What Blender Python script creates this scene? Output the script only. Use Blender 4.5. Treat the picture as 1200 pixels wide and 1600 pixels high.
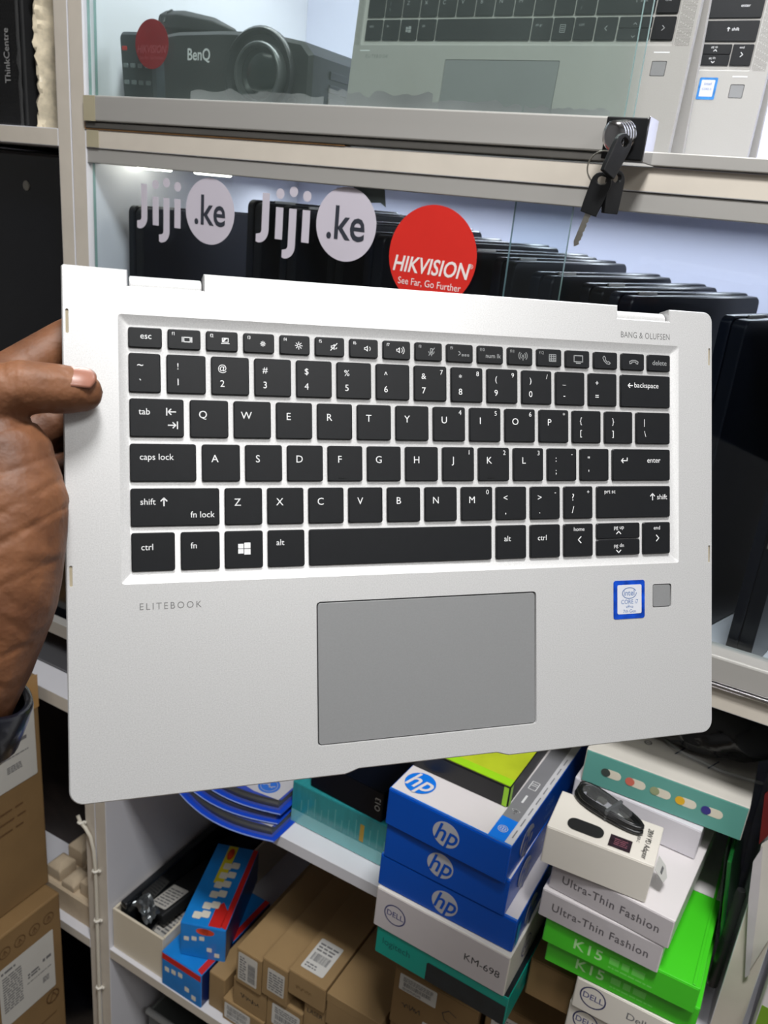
import bpy, bmesh, math, random
from mathutils import Matrix, Vector, noise
from mathutils.geometry import tessellate_polygon

for _o in list(bpy.data.objects):
    bpy.data.objects.remove(_o)
scene = bpy.context.scene
COL = scene.collection
random.seed(7)

# ------------------------------------------------------------------ camera
FPX = 1300.0                      # focal length in pixels of the 1200x1600 frame
CR = [Vector((0.86374138, 0.49536843, 0.09252542)),     # camera right
      Vector((0.24864409, -0.25922887, -0.93326122)),   # camera down
      Vector((-0.43832289, 0.82910223, -0.34707713))]   # camera forward
cam_data = bpy.data.cameras.new('camera')
cam_data.sensor_fit = 'VERTICAL'
cam_data.sensor_height = 36.0
cam_data.sensor_width = 27.0
cam_data.lens = FPX / 1600.0 * 36.0
cam_data.clip_start = 0.01
cam_data.dof.use_dof = True
cam_data.dof.focus_distance = 0.45
cam_data.dof.aperture_fstop = 22.0
cam = bpy.data.objects.new('camera', cam_data)
COL.objects.link(cam)
cam.matrix_world = Matrix(((CR[0].x, -CR[1].x, -CR[2].x, 0),
                           (CR[0].y, -CR[1].y, -CR[2].y, 0),
                           (CR[0].z, -CR[1].z, -CR[2].z, 0),
                           (0, 0, 0, 1)))
scene.camera = cam

# ------------------------------------------------------------------ world, exposure, lights
world = bpy.data.worlds.new('world')
scene.world = world
world.use_nodes = True
world.node_tree.nodes['Background'].inputs[0].default_value = (0.75, 0.8, 0.9, 1)
world.node_tree.nodes['Background'].inputs[1].default_value = 0.05
scene.view_settings.view_transform = 'Standard'
scene.view_settings.look = 'None'
scene.view_settings.gamma = 1.0
scene.view_settings.use_curve_mapping = False
scene.view_settings.exposure = 0.0


def area_light(name, loc, sx, sy, power, color=(1, 1, 1), rot=(0, 0, 0)):
    d = bpy.data.lights.new(name, 'AREA')
    d.shape = 'RECTANGLE'
    d.size = sx
    d.size_y = sy
    d.energy = power
    d.color = color
    o = bpy.data.objects.new(name, d)
    o.location = loc
    o.rotation_euler = rot
    COL.objects.link(o)
    return o


CEIL = 1.15
LAMPS = [(0.07, 0.03, 0.32, 0.24, 33.0), (-1.15, -0.40, 0.6, 0.3, 1.2), (1.15, -0.45, 0.6, 0.4, 13.0)]  # main lamp first; left one added for fill, right one for laptop sheen
for _i, (_x, _y, _sx, _sy, _p) in enumerate(LAMPS):
    area_light('main_or_added_lamp_light', (_x, _y, CEIL - 0.035), _sx, _sy, _p, (1.0, 0.995, 0.985))
# strip lamps inside the glazed cabinet compartments
area_light('upper_strip_light', (-0.38, 0.90, 0.47), 0.80, 0.05, 4.4, (0.93, 0.97, 1.0))
area_light('lower_strip_light', (-0.38, 1.04, 0.008), 0.78, 0.03, 1.5, (0.88, 0.92, 1.0))


# ------------------------------------------------------------------ pixel helpers
def ray(px, py):
    return CR[0] * ((px - 600) / FPX) + CR[1] * ((py - 800) / FPX) + CR[2]


def onY(px, py, Y):
    d = ray(px, py)
    return d * (Y / d.y)


def onZ(px, py, Z):
    d = ray(px, py)
    return d * (Z / d.z)


# ------------------------------------------------------------------ materials
def lin(c):
    return tuple(((v / 255) / 12.92 if v / 255 <= 0.04045 else ((v / 255 + 0.055) / 1.055) ** 2.4) for v in c)


_mats = {}


def mat(name, rgb, rough=0.5, metal=0.0, var=0.05, scale=30.0, bump=0.0, bscale=300.0, spec=0.5,
        coat=0.0, trans=0.0, emit=0.0, stretch=None, sss=0.0):
    if name in _mats:
        return _mats[name]
    m = bpy.data.materials.new(name)
    m.use_nodes = True
    nt = m.node_tree
    b = nt.nodes['Principled BSDF']
    c = lin(rgb)
    b.inputs['Roughness'].default_value = rough
    b.inputs['Metallic'].default_value = metal
    b.inputs['Specular IOR Level'].default_value = spec
    b.inputs['Coat Weight'].default_value = coat
    b.inputs['Coat Roughness'].default_value = 0.12
    b.inputs['Transmission Weight'].default_value = trans
    if sss:
        b.inputs['Subsurface Weight'].default_value = sss
        b.inputs['Subsurface Radius'].default_value = (0.006, 0.003, 0.0015)
        b.inputs['Subsurface Scale'].default_value = 1.0
    tc = nt.nodes.new('ShaderNodeTexCoord')
    vec = tc.outputs['Object']
    if stretch:
        mp = nt.nodes.new('ShaderNodeMapping')
        mp.inputs['Scale'].default_value = stretch
        nt.links.new(vec, mp.inputs['Vector'])
        vec = mp.outputs['Vector']
    n = nt.nodes.new('ShaderNodeTexNoise')
    n.inputs['Scale'].default_value = scale
    n.inputs['Detail'].default_value = 4.0
    nt.links.new(vec, n.inputs['Vector'])
    r = nt.nodes.new('ShaderNodeValToRGB')
    r.color_ramp.elements[0].position = 0.3
    r.color_ramp.elements[1].position = 0.7
    r.color_ramp.elements[0].color = (*[max(0, v * (1 - var)) for v in c], 1)
    r.color_ramp.elements[1].color = (*[min(1, v * (1 + var)) for v in c], 1)
    nt.links.new(n.outputs['Fac'], r.inputs['Fac'])
    nt.links.new(r.outputs['Color'], b.inputs['Base Color'])
    if emit:
        b.inputs['Emission Color'].default_value = (*c, 1)
        b.inputs['Emission Strength'].default_value = emit
    if bump:
        n2 = nt.nodes.new('ShaderNodeTexNoise')
        n2.inputs['Scale'].default_value = bscale
        n2.inputs['Detail'].default_value = 3.0
        nt.links.new(vec, n2.inputs['Vector'])
        bp = nt.nodes.new('ShaderNodeBump')
        bp.inputs['Strength'].default_value = bump
        bp.inputs['Distance'].default_value = 0.001
        nt.links.new(n2.outputs['Fac'], bp.inputs['Height'])
        nt.links.new(bp.outputs['Normal'], b.inputs['Normal'])
    _mats[name] = m
    return m


def glass_mat(name, tint, ior=1.45, refl=1.0, rough=0.0, haze=0.0, haze_col=(0.8, 0.9, 0.9)):
    """thin sheet glass: tinted transparency with a Fresnel mirror and a little surface film"""
    if name in _mats:
        return _mats[name]
    m = bpy.data.materials.new(name)
    m.use_nodes = True
    nt = m.node_tree
    for n in list(nt.nodes):
        nt.nodes.remove(n)
    out = nt.nodes.new('ShaderNodeOutputMaterial')
    tr = nt.nodes.new('ShaderNodeBsdfTransparent')
    tr.inputs[0].default_value = (*tint, 1)
    gl = nt.nodes.new('ShaderNodeBsdfGlossy')
    gl.inputs['Roughness'].default_value = rough
    lw = nt.nodes.new('ShaderNodeLayerWeight')         # Schlick reflectance, the same on both sides of the sheet
    pw = nt.nodes.new('ShaderNodeMath')
    pw.operation = 'POWER'
    pw.inputs[1].default_value = 5.0
    nt.links.new(lw.outputs['Facing'], pw.inputs[0])
    fr = nt.nodes.new('ShaderNodeMath')
    fr.operation = 'MULTIPLY_ADD'
    f0 = ((ior - 1) / (ior + 1)) ** 2
    fr.inputs[1].default_value = 1 - f0
    fr.inputs[2].default_value = f0
    nt.links.new(pw.outputs[0], fr.inputs[0])
    mx = nt.nodes.new('ShaderNodeMixShader')
    if refl != 1.0:
        mu = nt.nodes.new('ShaderNodeMath')
        mu.operation = 'MULTIPLY'
        mu.inputs[1].default_value = refl
        nt.links.new(fr.outputs[0], mu.inputs[0])
        nt.links.new(mu.outputs[0], mx.inputs[0])
    else:
        nt.links.new(fr.outputs[0], mx.inputs[0])
    nt.links.new(tr.outputs[0], mx.inputs[1])
    nt.links.new(gl.outputs[0], mx.inputs[2])
    last = mx
    if haze:
        df = nt.nodes.new('ShaderNodeBsdfDiffuse')
        df.inputs[0].default_value = (*haze_col, 1)
        tc = nt.nodes.new('ShaderNodeTexCoord')
        nz = nt.nodes.new('ShaderNodeTexNoise')
        nz.inputs['Scale'].default_value = 9.0
        nz.inputs['Detail'].default_value = 5.0
        nt.links.new(tc.outputs['Object'], nz.inputs['Vector'])
        mu2 = nt.nodes.new('ShaderNodeMath')
        mu2.operation = 'MULTIPLY'
        mu2.inputs[1].default_value = haze * 2
        nt.links.new(nz.outputs['Fac'], mu2.inputs[0])
        m2 = nt.nodes.new('ShaderNodeMixShader')
        nt.links.new(mu2.outputs[0], m2.inputs[0])
        nt.links.new(mx.outputs[0], m2.inputs[1])
        nt.links.new(df.outputs[0], m2.inputs[2])
        last = m2
    nt.links.new(last.outputs[0], out.inputs[0])
    _mats[name] = m
    return m


# ------------------------------------------------------------------ mesh helpers
class MB:
    def __init__(s):
        s.v, s.f, s.m = [], [], []

    def add(s, vs, fs, mi=0):
        o = len(s.v)
        s.v += [tuple(v) for v in vs]
        s.f += [tuple(i + o for i in f) for f in fs]
        s.m += [mi] * len(fs)
        return s

    def box(s, x0, x1, y0, y1, z0, z1, mi=0):
        """mi may be an int or a dict front/back/left/right/top/bottom -> index"""
        vs = [(x0, y0, z0), (x1, y0, z0), (x1, y1, z0), (x0, y1, z0), (x0, y0, z1), (x1, y0, z1), (x1, y1, z1), (x0, y1, z1)]
        fs = dict(bottom=(0, 3, 2, 1), top=(4, 5, 6, 7), front=(0, 1, 5, 4), right=(1, 2, 6, 5), back=(2, 3, 7, 6), left=(3, 0, 4, 7))
        o = len(s.v)
        s.v += vs
        for k, f in fs.items():
            s.f.append(tuple(i + o for i in f))
            s.m.append(mi if isinstance(mi, int) else mi.get(k, 0))
        return s

    def prism(s, pts, z0, z1, ch=0.0, mi=0, mi_side=None):
        """outline pts (counter-clockwise) extruded z0..z1, top edge chamfered by ch"""
        n = len(pts)
        ms = mi if mi_side is None else mi_side
        rings = [[(x, y, z0) for x, y in pts]]
        if ch:
            rings.append([(x, y, z1 - ch) for x, y in pts])
            rings.append([(x, y, z1) for x, y in inset(pts, ch)])
        else:
            rings.append([(x, y, z1) for x, y in pts])
        o = len(s.v)
        for r in rings:
            s.v += r
        for k in range(len(rings) - 1):
            for i in range(n):
                j = (i + 1) % n
                s.f.append((o + k * n + i, o + k * n + j, o + (k + 1) * n + j, o + (k + 1) * n + i))
                s.m.append(ms)
        s.f.append(tuple(o + i for i in reversed(range(n))))
        s.m.append(ms)
        s.f.append(tuple(o + (len(rings) - 1) * n + i for i in range(n)))
        s.m.append(mi)
        return s

    def lathe(s, prof, n=24, mi=0, M=None, cap=True):
        """profile [(r,z)..] spun round local z"""
        o = len(s.v)
        M = M or Matrix()
        for r, z in prof:
            for i in range(n):
                a = 2 * math.pi * i / n
                s.v.append(tuple(M @ Vector((r * math.cos(a), r * math.sin(a), z))))
        for k in range(len(prof) - 1):
            for i in range(n):
                j = (i + 1) % n
                s.f.append((o + k * n + i, o + k * n + j, o + (k + 1) * n + j, o + (k + 1) * n + i))
                s.m.append(mi)
        if cap:
            s.f.append(tuple(o + i for i in reversed(range(n))))
            s.f.append(tuple(o + (len(prof) - 1) * n + i for i in range(n)))
            s.m += [mi, mi]
        return s

    def tube(s, path, r, n=8, mi=0, closed=False):
        """round tube along a list of points; r a number or a list"""
        P = [Vector(p) for p in path]
        m = len(P)
        R = r if isinstance(r, (list, tuple)) else [r] * m
        o = len(s.v)
        up = None
        for i in range(m):
            if closed:
                t = (P[(i + 1) % m] - P[i - 1]).normalized()
            else:
                t = (P[min(i + 1, m - 1)] - P[max(i - 1, 0)]).normalized()
            if up is None:
                up = t.orthogonal().normalized()
            up = (up - t * up.dot(t)).normalized()
            q = t.cross(up)
            for k in range(n):
                a = 2 * math.pi * k / n
                s.v.append(tuple(P[i] + (up * math.cos(a) + q * math.sin(a)) * R[i]))
        for i in range(m if closed else m - 1):
            i2 = (i + 1) % m
            for k in range(n):
                k2 = (k + 1) % n
                s.f.append((o + i * n + k, o + i * n + k2, o + i2 * n + k2, o + i2 * n + k))
                s.m.append(mi)
        if not closed:
            s.f.append(tuple(o + k for k in reversed(range(n))))
            s.f.append(tuple(o + (m - 1) * n + k for k in range(n)))
            s.m += [mi, mi]
        return s

    def text(s, body, size, x, y, z=0.0, align='CENTER', bold=0.0, shear=0.0, sx=1.0, rot=0.0, space=1.0, mi=0):
        vs, fs = text_geo(body, bold, shear, align, space)
        c, sn = math.cos(rot), math.sin(rot)
        out = []
        for (a, b) in vs:
            a, b = a * size * sx, b * size
            out.append((x + a * c - b * sn, y + a * sn + b * c, z))
        return s.add(out, fs, mi)

    def strokes(s, polys, w, z=0.0, mi=0):
        for pl in polys:
            for (a, b) in zip(pl[:-1], pl[1:]):
                a, b = Vector(a), Vector(b)
                d = (b - a)
                if d.length < 1e-9:
                    continue
                d.normalize()
                q = Vector((-d.y, d.x)) * w / 2
                e = d * w * 0.4
                ps = [a - e - q, b + e - q, b + e + q, a - e + q]
                s.add([(p.x, p.y, z) for p in ps], [(0, 1, 2, 3)], mi)
        return s

    def mesh(s, name, mats, smooth=False, bevel=0.0, seg=2, weld=False):
        me = bpy.data.meshes.new(name)
        me.from_pydata(s.v, [], s.f)
        for m in (mats if isinstance(mats, (list, tuple)) else [mats]):
            me.materials.append(m)
        me.polygons.foreach_set('material_index', s.m)
        if bevel or weld:
            bm = bmesh.new()
            bm.from_mesh(me)
            if weld:
                bmesh.ops.remove_doubles(bm, verts=bm.verts, dist=1e-6)
            if bevel:
                es = [e for e in bm.edges if len(e.link_faces) == 2 and e.calc_face_angle(0) > 0.5]
                bmesh.ops.bevel(bm, geom=es, offset=bevel, segments=seg, profile=0.5, affect='EDGES')
            bm.to_mesh(me)
            bm.free()
        if smooth:
            me.polygons.foreach_set('use_smooth', [True] * len(me.polygons))
            me.set_sharp_from_angle(angle=math.radians(smooth if smooth > 1 else 40))
        me.update()
        return me

    def build(s, name, mats, parent=None, smooth=False, bevel=0.0, seg=2, mx=None, weld=False):
        return link(name, s.mesh(name, mats, smooth, bevel, seg, weld), parent, mx)


def link(name, me, parent=None, mx=None):
    o = bpy.data.objects.new(name, me)
    COL.objects.link(o)
    if parent is not None:
        o.parent = parent
    if mx is not None:
        o.matrix_basis = mx
    return o


_txt = {}


def text_geo(body, bold, shear, align, space):
    key = (body, bold, shear, align, space)
    if key in _txt:
        return _txt[key]
    cu = bpy.data.curves.new('t', 'FONT')
    cu.body = body
    cu.size = 1.0
    cu.offset = bold
    cu.shear = shear
    cu.align_x = align
    cu.align_y = 'CENTER'
    cu.space_character = space
    cu.resolution_u = 3
    ob = bpy.data.objects.new('t', cu)
    me = bpy.data.meshes.new_from_object(ob)
    vs = [(v.co.x, v.co.y) for v in me.vertices]
    fs = [tuple(p.vertices) for p in me.polygons]
    bpy.data.objects.remove(ob)
    bpy.data.meshes.remove(me)
    bpy.data.curves.remove(cu)
    _txt[key] = (vs, fs)
    return vs, fs


def inset(pts, d):
    n = len(pts)
    out = []
    for i in range(n):
        p0, p1, p2 = Vector(pts[i - 1]), Vector(pts[i]), Vector(pts[(i + 1) % n])
        a = (p1 - p0)
        b = (p2 - p1)
        if a.length < 1e-9 or b.length < 1e-9:
            out.append(tuple(p1))
            continue
        a.normalize()
        b.normalize()
        na, nb = Vector((-a.y, a.x)), Vector((-b.y, b.x))
        m = na + nb
        if m.length < 1e-6:
            out.append(tuple(p1 + na * d))
            continue
        m.normalize()
        k = max(0.35, m.dot(na))
        out.append(tuple(p1 + m * (d / k)))
    return out


def rrect(x0, x1, y0, y1, r, n=4):
    """rounded rectangle outline, counter-clockwise; r a number or (bl, br, tr, tl)"""
    if not isinstance(r, (list, tuple)):
        r = (r,) * 4
    pts = []
    for (cx, cy, rr, a0) in ((x0, y0, r[0], 180), (x1, y0, r[1], 270), (x1, y1, r[2], 0), (x0, y1, r[3], 90)):
        sx = 1 if cx == x0 else -1
        sy = 1 if cy == y0 else -1
        if rr <= 0:
            pts.append((cx, cy))
            continue
        ox, oy = cx + sx * rr, cy + sy * rr
        for i in range(n + 1):
            a = math.radians(a0 + 90 * i / n)
            pts.append((ox + rr * math.cos(a), oy + rr * math.sin(a)))
    return pts


def ellipse(cx, cy, rx, ry, n=32):
    return [(cx + rx * math.cos(2 * math.pi * i / n), cy + ry * math.sin(2 * math.pi * i / n)) for i in range(n)]


def thing(name, label, cat, loc=(0, 0, 0), rotz=0.0, group=None, mx=None):
    o = bpy.data.objects.new(name, None)
    o.empty_display_size = 0.02
    COL.objects.link(o)
    if mx is not None:
        o.matrix_basis = mx
    else:
        o.location = loc
        o.rotation_euler = (0, 0, rotz)
    o['label'] = label
    o['category'] = cat
    if group:
        o['group'] = group
    return o


def tag(o, label, cat, group=None):
    o['label'] = label
    o['category'] = cat
    if group:
        o['group'] = group
    return o


def struct(o):
    o['kind'] = 'structure'
    return o


def face_mx(dims, face, e=0.0009):
    """matrix with X right, Y up, Z outward on a face of a box that spans 0..w, 0..d, 0..h"""
    w, d, h = dims
    if face == 'front':
        return Matrix(((1, 0, 0, 0), (0, 0, -1, -e), (0, 1, 0, 0), (0, 0, 0, 1)))
    if face == 'top':
        return Matrix(((1, 0, 0, 0), (0, 1, 0, 0), (0, 0, 1, h + e), (0, 0, 0, 1)))
    if face == 'right':
        return Matrix(((0, 0, 1, w + e), (1, 0, 0, 0), (0, 1, 0, 0), (0, 0, 0, 1)))
    raise ValueError(face)


# ------------------------------------------------------------------ shared materials
WHITE_BOARD = mat('white laminate', (214, 214, 220), 0.45, var=0.02, scale=6)
CREAM_EDGE = mat('cream edge banding', (208, 200, 188), 0.5, var=0.05, scale=25, bump=0.1, bscale=60)
ALU = mat('brushed aluminium', (184, 182, 178), 0.42, metal=0.3, var=0.05, scale=20, stretch=(0.05, 1, 1))
ALU_DARK = mat('aluminium groove', (120, 118, 114), 0.5, metal=0.7, var=0.08, scale=20)
TIMBER = mat('bare chipboard', (150, 112, 70), 0.8, var=0.25, scale=60)
WALLP = mat('painted wall', (150, 150, 150), 0.7, var=0.03, scale=4)
CEILP = mat('painted ceiling', (225, 224, 220), 0.8, var=0.02, scale=4)
FLOORP = mat('vinyl floor', (120, 108, 96), 0.5, var=0.12, scale=8)
BLACK = mat('black plastic', (17, 18, 20), 0.38, var=0.1, scale=40)
BLACK_MATT = mat('matt black plastic', (22, 23, 25), 0.6, var=0.1, scale=40, bump=0.05, bscale=900)
NAVY = mat('near black navy casing', (6, 10, 20), 0.25, var=0.12, scale=12, spec=0.25)
CHROME = mat('chrome', (205, 205, 208), 0.16, metal=1.0, var=0.03)
STEEL = mat('worn steel', (172, 168, 158), 0.32, metal=0.9, var=0.12, scale=90)
SILVER = mat('anodised silver', (211, 211, 211), 0.40, metal=0.53, var=0.085, scale=1700, bump=0.06, bscale=2600)
SILVER_PAD = mat('silver touchpad', (142, 143, 144), 0.40, metal=0.40, var=0.03, scale=1400, bump=0.04, bscale=2600)
KEYCAP = mat('black keycap', (15, 17, 20), 0.46, var=0.08, scale=300, bump=0.04, bscale=2500, spec=0.32)
LEGEND = mat('legend white', (212, 213, 214), 0.6, var=0.01)
LEGEND_DIM = mat('legend worn grey', (140, 142, 143), 0.6, var=0.02)
INK_GREY = mat('engraved grey', (112, 112, 112), 0.5, var=0.03)
INK_BLACK = mat('black ink', (40, 40, 42), 0.6, var=0.05)
INK_SOFT = mat('soft grey ink', (110, 110, 112), 0.6, var=0.1, scale=500)
PAPER = mat('white sticker paper', (205, 204, 200), 0.55, var=0.03, scale=20)
PAPER2 = mat('aged label paper', (196, 193, 186), 0.6, var=0.05, scale=20)
WHITE_CARD = mat('glossy white card', (210, 205, 206), 0.32, var=0.02, scale=12)
IVORY_CARD = mat('ivory card', (218, 213, 204), 0.34, var=0.02, scale=12)
KRAFT = mat('kraft cardboard', (150, 123, 84), 0.75, var=0.09, scale=14, bump=0.12, bscale=240)
KRAFT_DARK = mat('darker kraft cardboard', (132, 104, 66), 0.78, var=0.1, scale=10, bump=0.12, bscale=200)
HP_BLUE = mat('royal blue card', (0, 76, 178), 0.3, var=0.04, scale=12, spec=0.3)
HP_BLUE2 = mat('bright blue card', (14, 112, 214), 0.3, var=0.03, scale=12)
TEAL_CARD = mat('teal card', (0, 150, 134), 0.32, var=0.04, scale=12)
DARK_PRINT = mat('dark printed panel', (24, 34, 40), 0.3, var=0.3, scale=60)
GREEN_CARD = mat('bright green card', (66, 196, 36), 0.25, var=0.03, scale=12, coat=0.3)
LIME_CARD = mat('lime card', (150, 205, 30), 0.3, var=0.06, scale=30)
LIME_TOP = mat('yellow green printed card', (172, 186, 40), 0.3, var=0.14, scale=25)
RED = mat('red print', (200, 38, 34), 0.35, var=0.04)
STICK_RED = mat('red vinyl sticker', (214, 46, 38), 0.4, var=0.03, scale=20)
STICK_WHITE = mat('pale vinyl sticker', (206, 200, 212), 0.45, var=0.02, scale=20)
STICK_TEXT = mat('white vinyl print', (238, 228, 226), 0.5, var=0.01)
STICK_DARK = mat('dark slate vinyl print', (52, 56, 66), 0.5, var=0.03)
GLASS = glass_mat('greenish cabinet glass', (0.955, 0.976, 0.967), haze=0.016, haze_col=(0.72, 0.86, 0.84))
GLASS_LOW = glass_mat('clear cabinet glass', (0.92, 0.955, 0.97), haze=0.0)
GLASS_EDGE = mat('glass edge', (120, 150, 146), 0.25, var=0.1)
FILM = glass_mat('clear plastic film', (0.93, 0.95, 0.97), ior=1.5, refl=1.5, rough=0.12, haze=0.04, haze_col=(0.8, 0.8, 0.8))
SKIN = None

# ------------------------------------------------------------------ room shell
FLOOR_Z, X0, X1, Y0, Y1 = -1.60, -2.3, 1.7, -1.9, 1.20


def slab(name, a, m):
    b = MB()
    b.box(*a)
    return struct(b.build(name, m))


slab('floor', (X0, X1, Y0, Y1, FLOOR_Z - 0.05, FLOOR_Z), FLOORP)
slab('ceiling', (X0, X1, Y0, Y1, CEIL, CEIL + 0.05), CEILP)
slab('wall_back', (X0, X1, Y1, Y1 + 0.05, FLOOR_Z, CEIL), WALLP)
slab('wall_left', (X0 - 0.05, X0, Y0, Y1, FLOOR_Z, CEIL), WALLP)
slab('wall_right', (X1, X1 + 0.05, Y0, Y1, FLOOR_Z, CEIL), WALLP)
slab('wall_front', (X0, X1, Y0 - 0.05, Y0, FLOOR_Z, CEIL), WALLP)
LAMP_GLOW = mat('lamp diffuser', (255, 252, 245), 0.5, emit=2.0)
LAMP_LBL = ['square white ceiling lamp above the shop counter', 'long white ceiling lamp added for fill, towards the left wall', 'long white ceiling lamp added for sheen, towards the right wall']
for (x, y, sx, sy, p), lb in zip(LAMPS, LAMP_LBL):
    t = thing('ceiling_lamp', lb, 'lamp', (x, y, CEIL), 0, None)
    b = MB()
    b.box(-sx / 2 - .015, sx / 2 + .015, -sy / 2 - .015, sy / 2 + .015, -.022, 0)
    b.build('housing', mat('white lamp housing', (230, 230, 228), 0.4), t, bevel=.003)
    b = MB()
    b.prism(rrect(-sx / 2, sx / 2, -sy / 2, sy / 2, .01), -.030, -.0225)
    b.build('diffuser', LAMP_GLOW, t)

# ------------------------------------------------------------------ display cabinet
FY = 0.72          # plane of the cabinet front
BY = 1.14          # its back panel
cab = thing('display_cabinet', 'white shelving cabinet with sliding glass doors and aluminium rails', 'cabinet', (0, FY, FLOOR_Z))
CW = Matrix.Translation((0, -FY, -FLOOR_Z))      # children keep world coordinates


def cpart(name, mats, boxes, parent=None, bevel=0.0008, root=None):
    b = MB()
    for bx in boxes:
        b.box(*bx)
    return b.build(name, mats, root or cab, bevel=bevel, mx=CW)


TOPZ = 0.56
BOARD_F = {'front': 1}
cpart('post', [WHITE_BOARD, CREAM_EDGE], [(-0.8285, -0.806, FY, BY, FLOOR_Z, TOPZ, BOARD_F)])
cpart('post', [WHITE_BOARD, CREAM_EDGE], [(0.044, 0.071, FY, BY, FLOOR_Z, TOPZ, BOARD_F)])
cpart('post', [WHITE_BOARD, CREAM_EDGE], [(0.60, 0.625, FY, BY, FLOOR_Z, TOPZ, BOARD_F)])
BACKP = mat('white cabinet backing', (206, 208, 226), 0.55, var=0.02, scale=3)
cpart('back_panel', BACKP, [(-0.806, 0.044, BY - 0.006, BY, FLOOR_Z, TOPZ)])
cpart('back_panel', BACKP, [(0.071, 0.60, BY - 0.006, BY, FLOOR_Z, TOPZ)])
cpart('top_board', WHITE_BOARD, [(-0.806, 0.60, FY, BY - .006, TOPZ - 0.02, TOPZ)])
for z0, z1, nm in ((0.027, 0.046, 'shelf'), (-0.396, -0.374, 'shelf'), (-0.798, -0.780, 'shelf'), (-1.199, -1.180, 'shelf')):
    for xa, xb in ((-0.806, 0.044), (0.071, 0.60)):
        cpart(nm, [WHITE_BOARD, CREAM_EDGE if z1 > -0.5 or z1 < -1 else WHITE_BOARD], [(xa, xb, FY, BY - 0.006, z0, z1, BOARD_F)])
# timber packing strip showing under the upper rail, beside the post
b = MB()
b.add([(-0.806, FY - .001, 0.0462), (-0.46, FY - .001, 0.0462), (-0.46, FY - .001, 0.0470), (-0.806, FY - .001, 0.0535),
       (-0.806, FY + .01, 0.0462), (-0.46, FY + .01, 0.0462), (-0.46, FY + .01, 0.0470), (-0.806, FY + .01, 0.0535)],
      [(0, 1, 2, 3), (7, 6, 5, 4), (0, 4, 5, 1), (1, 5, 6, 2), (2, 6, 7, 3), (3, 7, 4, 0)])
b.build('packing_strip', TIMBER, cab, mx=CW)
# upper sliding door: bottom rail with groove, glass, second glass behind
cpart('door_rail', ALU, [(-0.804, -0.209, 0.716, 0.742, 0.0545, 0.0805), ], bevel=.0015)
cpart('door_rail_lip', ALU_DARK, [(-0.804, -0.209, 0.718, 0.742, 0.0475, 0.0535)])
cpart('track', ALU, [(-0.174, 0.044, 0.716, 0.735, 0.0465, 0.0565)], bevel=.0008)
cpart('track', ALU, [(-0.806, 0.044, 0.7215, 0.742, 0.0115, 0.0265)])
cpart('track', ALU, [(-0.806, 0.044, 0.716, 0.745, -0.369, -0.344)], bevel=.002)
cpart('track_lip', CHROME, [(-0.806, 0.044, 0.7145, 0.72, -0.3735, -0.3695)], bevel=.0012)


def pane(x0, x1, y, z0, z1, m):
    b = MB()
    b.box(x0, x1, y, y + 0.004, z0, z1, {'right': 1, 'left': 1})
    return b.build('glass_pane', [m, GLASS_EDGE], cab, mx=CW)


pane(-0.803, -0.2035, 0.724, 0.078, TOPZ - .022, GLASS)
pane(-0.803, -0.1985, 0.733, 0.057, TOPZ - .022, GLASS)
pane(-0.803, -0.2335, 0.726, -0.345, 0.020, GLASS_LOW)
pane(-0.289, 0.043, 0.735, -0.345, 0.020, GLASS_LOW)
# strip lamp under the shelf, inside the lower glazed compartment
LEDM = mat('led strip glow', (255, 250, 232), 0.5, emit=9.0)
for k in range(9):
    x = -0.80 + k * 0.09
    b = MB()
    b.box(x, x + 0.05, 0.79, 0.80, 0.0105 if k < 2 else 0.018, 0.0265)
    o = b.build('led_strip', LEDM, cab, bevel=.002, mx=CW)
    if k > 1:
        o.data.materials[0] = mat('led strip faint glow', (225, 222, 205), 0.5, emit=0.6)  # strips past the lit pair are given a faint glow too
# cut of grey tape hanging at the top of the lower glass
b = MB()
b.add([(-0.454, .7315, .0115), (-0.420, .7315, .0115), (-0.417, .7315, -.004), (-0.423, .7315, -.0005), (-0.445, .7315, -.0025), (-0.450, .7315, -.001)], [(0, 5, 4, 3, 2, 1)])
b.add([(-0.454, .7305, .0115), (-0.420, .7305, .0115), (-0.417, .7305, -.004), (-0.423, .7305, -.0005), (-0.445, .7305, -.0025), (-0.450, .7305, -.001)], [(0, 1, 2, 3, 4, 5)])
b.build('tape_scrap', mat('grey tape', (112, 116, 112), 0.6, var=.08), cab, mx=CW)
# dried tape residue along the foot of the upper glass
rnd = random.Random(3)
for xa, xb, hh in ((-0.655, -0.49, 0.014), (-0.485, -0.375, 0.017), (-0.375, -0.29, 0.012), (-0.288, -0.215, 0.008)):
    n = 22
    top = [(xa + (xb - xa) * i / n, 0.0807 + hh * (0.55 + 0.45 * noise.noise((i * .37, xa * 9, 0))) + rnd.random() * .0015) for i in range(n + 1)]
    b = MB()
    o = [(xa, .0805), (xb, .0805)] + [p for p in reversed(top)]
    vs = [(x, .7235, z) for x, z in o]
    b.add(vs, [tuple(range(len(vs)))])
    b.build('tape_residue', glass_mat('tape residue film', (0.95, 0.97, 0.97), haze=0.16, haze_col=(.75, .82, .82)), cab, mx=CW)
# stub of tape on the rail and shelf ends
for z0, z1, y in ((0.0545, 0.0800, 0.7155), (0.028, 0.0455, 0.7195)):
    b = MB()
    b.box(-0.803, -0.785, y - .0004, y, z0, z1)
    b.build('tape_stub', mat('yellowed clear tape', (176, 168, 142), 0.4, var=.05), cab, mx=CW)


# ---- stickers on the glass, and one painted reflection
def fmx(x, y, z):
    """front-facing decal matrix in cabinet children space: X right, Y up, Z towards the viewer"""
    return CW @ Matrix(((1, 0, 0, x), (0, 0, -1, y), (0, 1, 0, z), (0, 0, 0, 1)))


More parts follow.
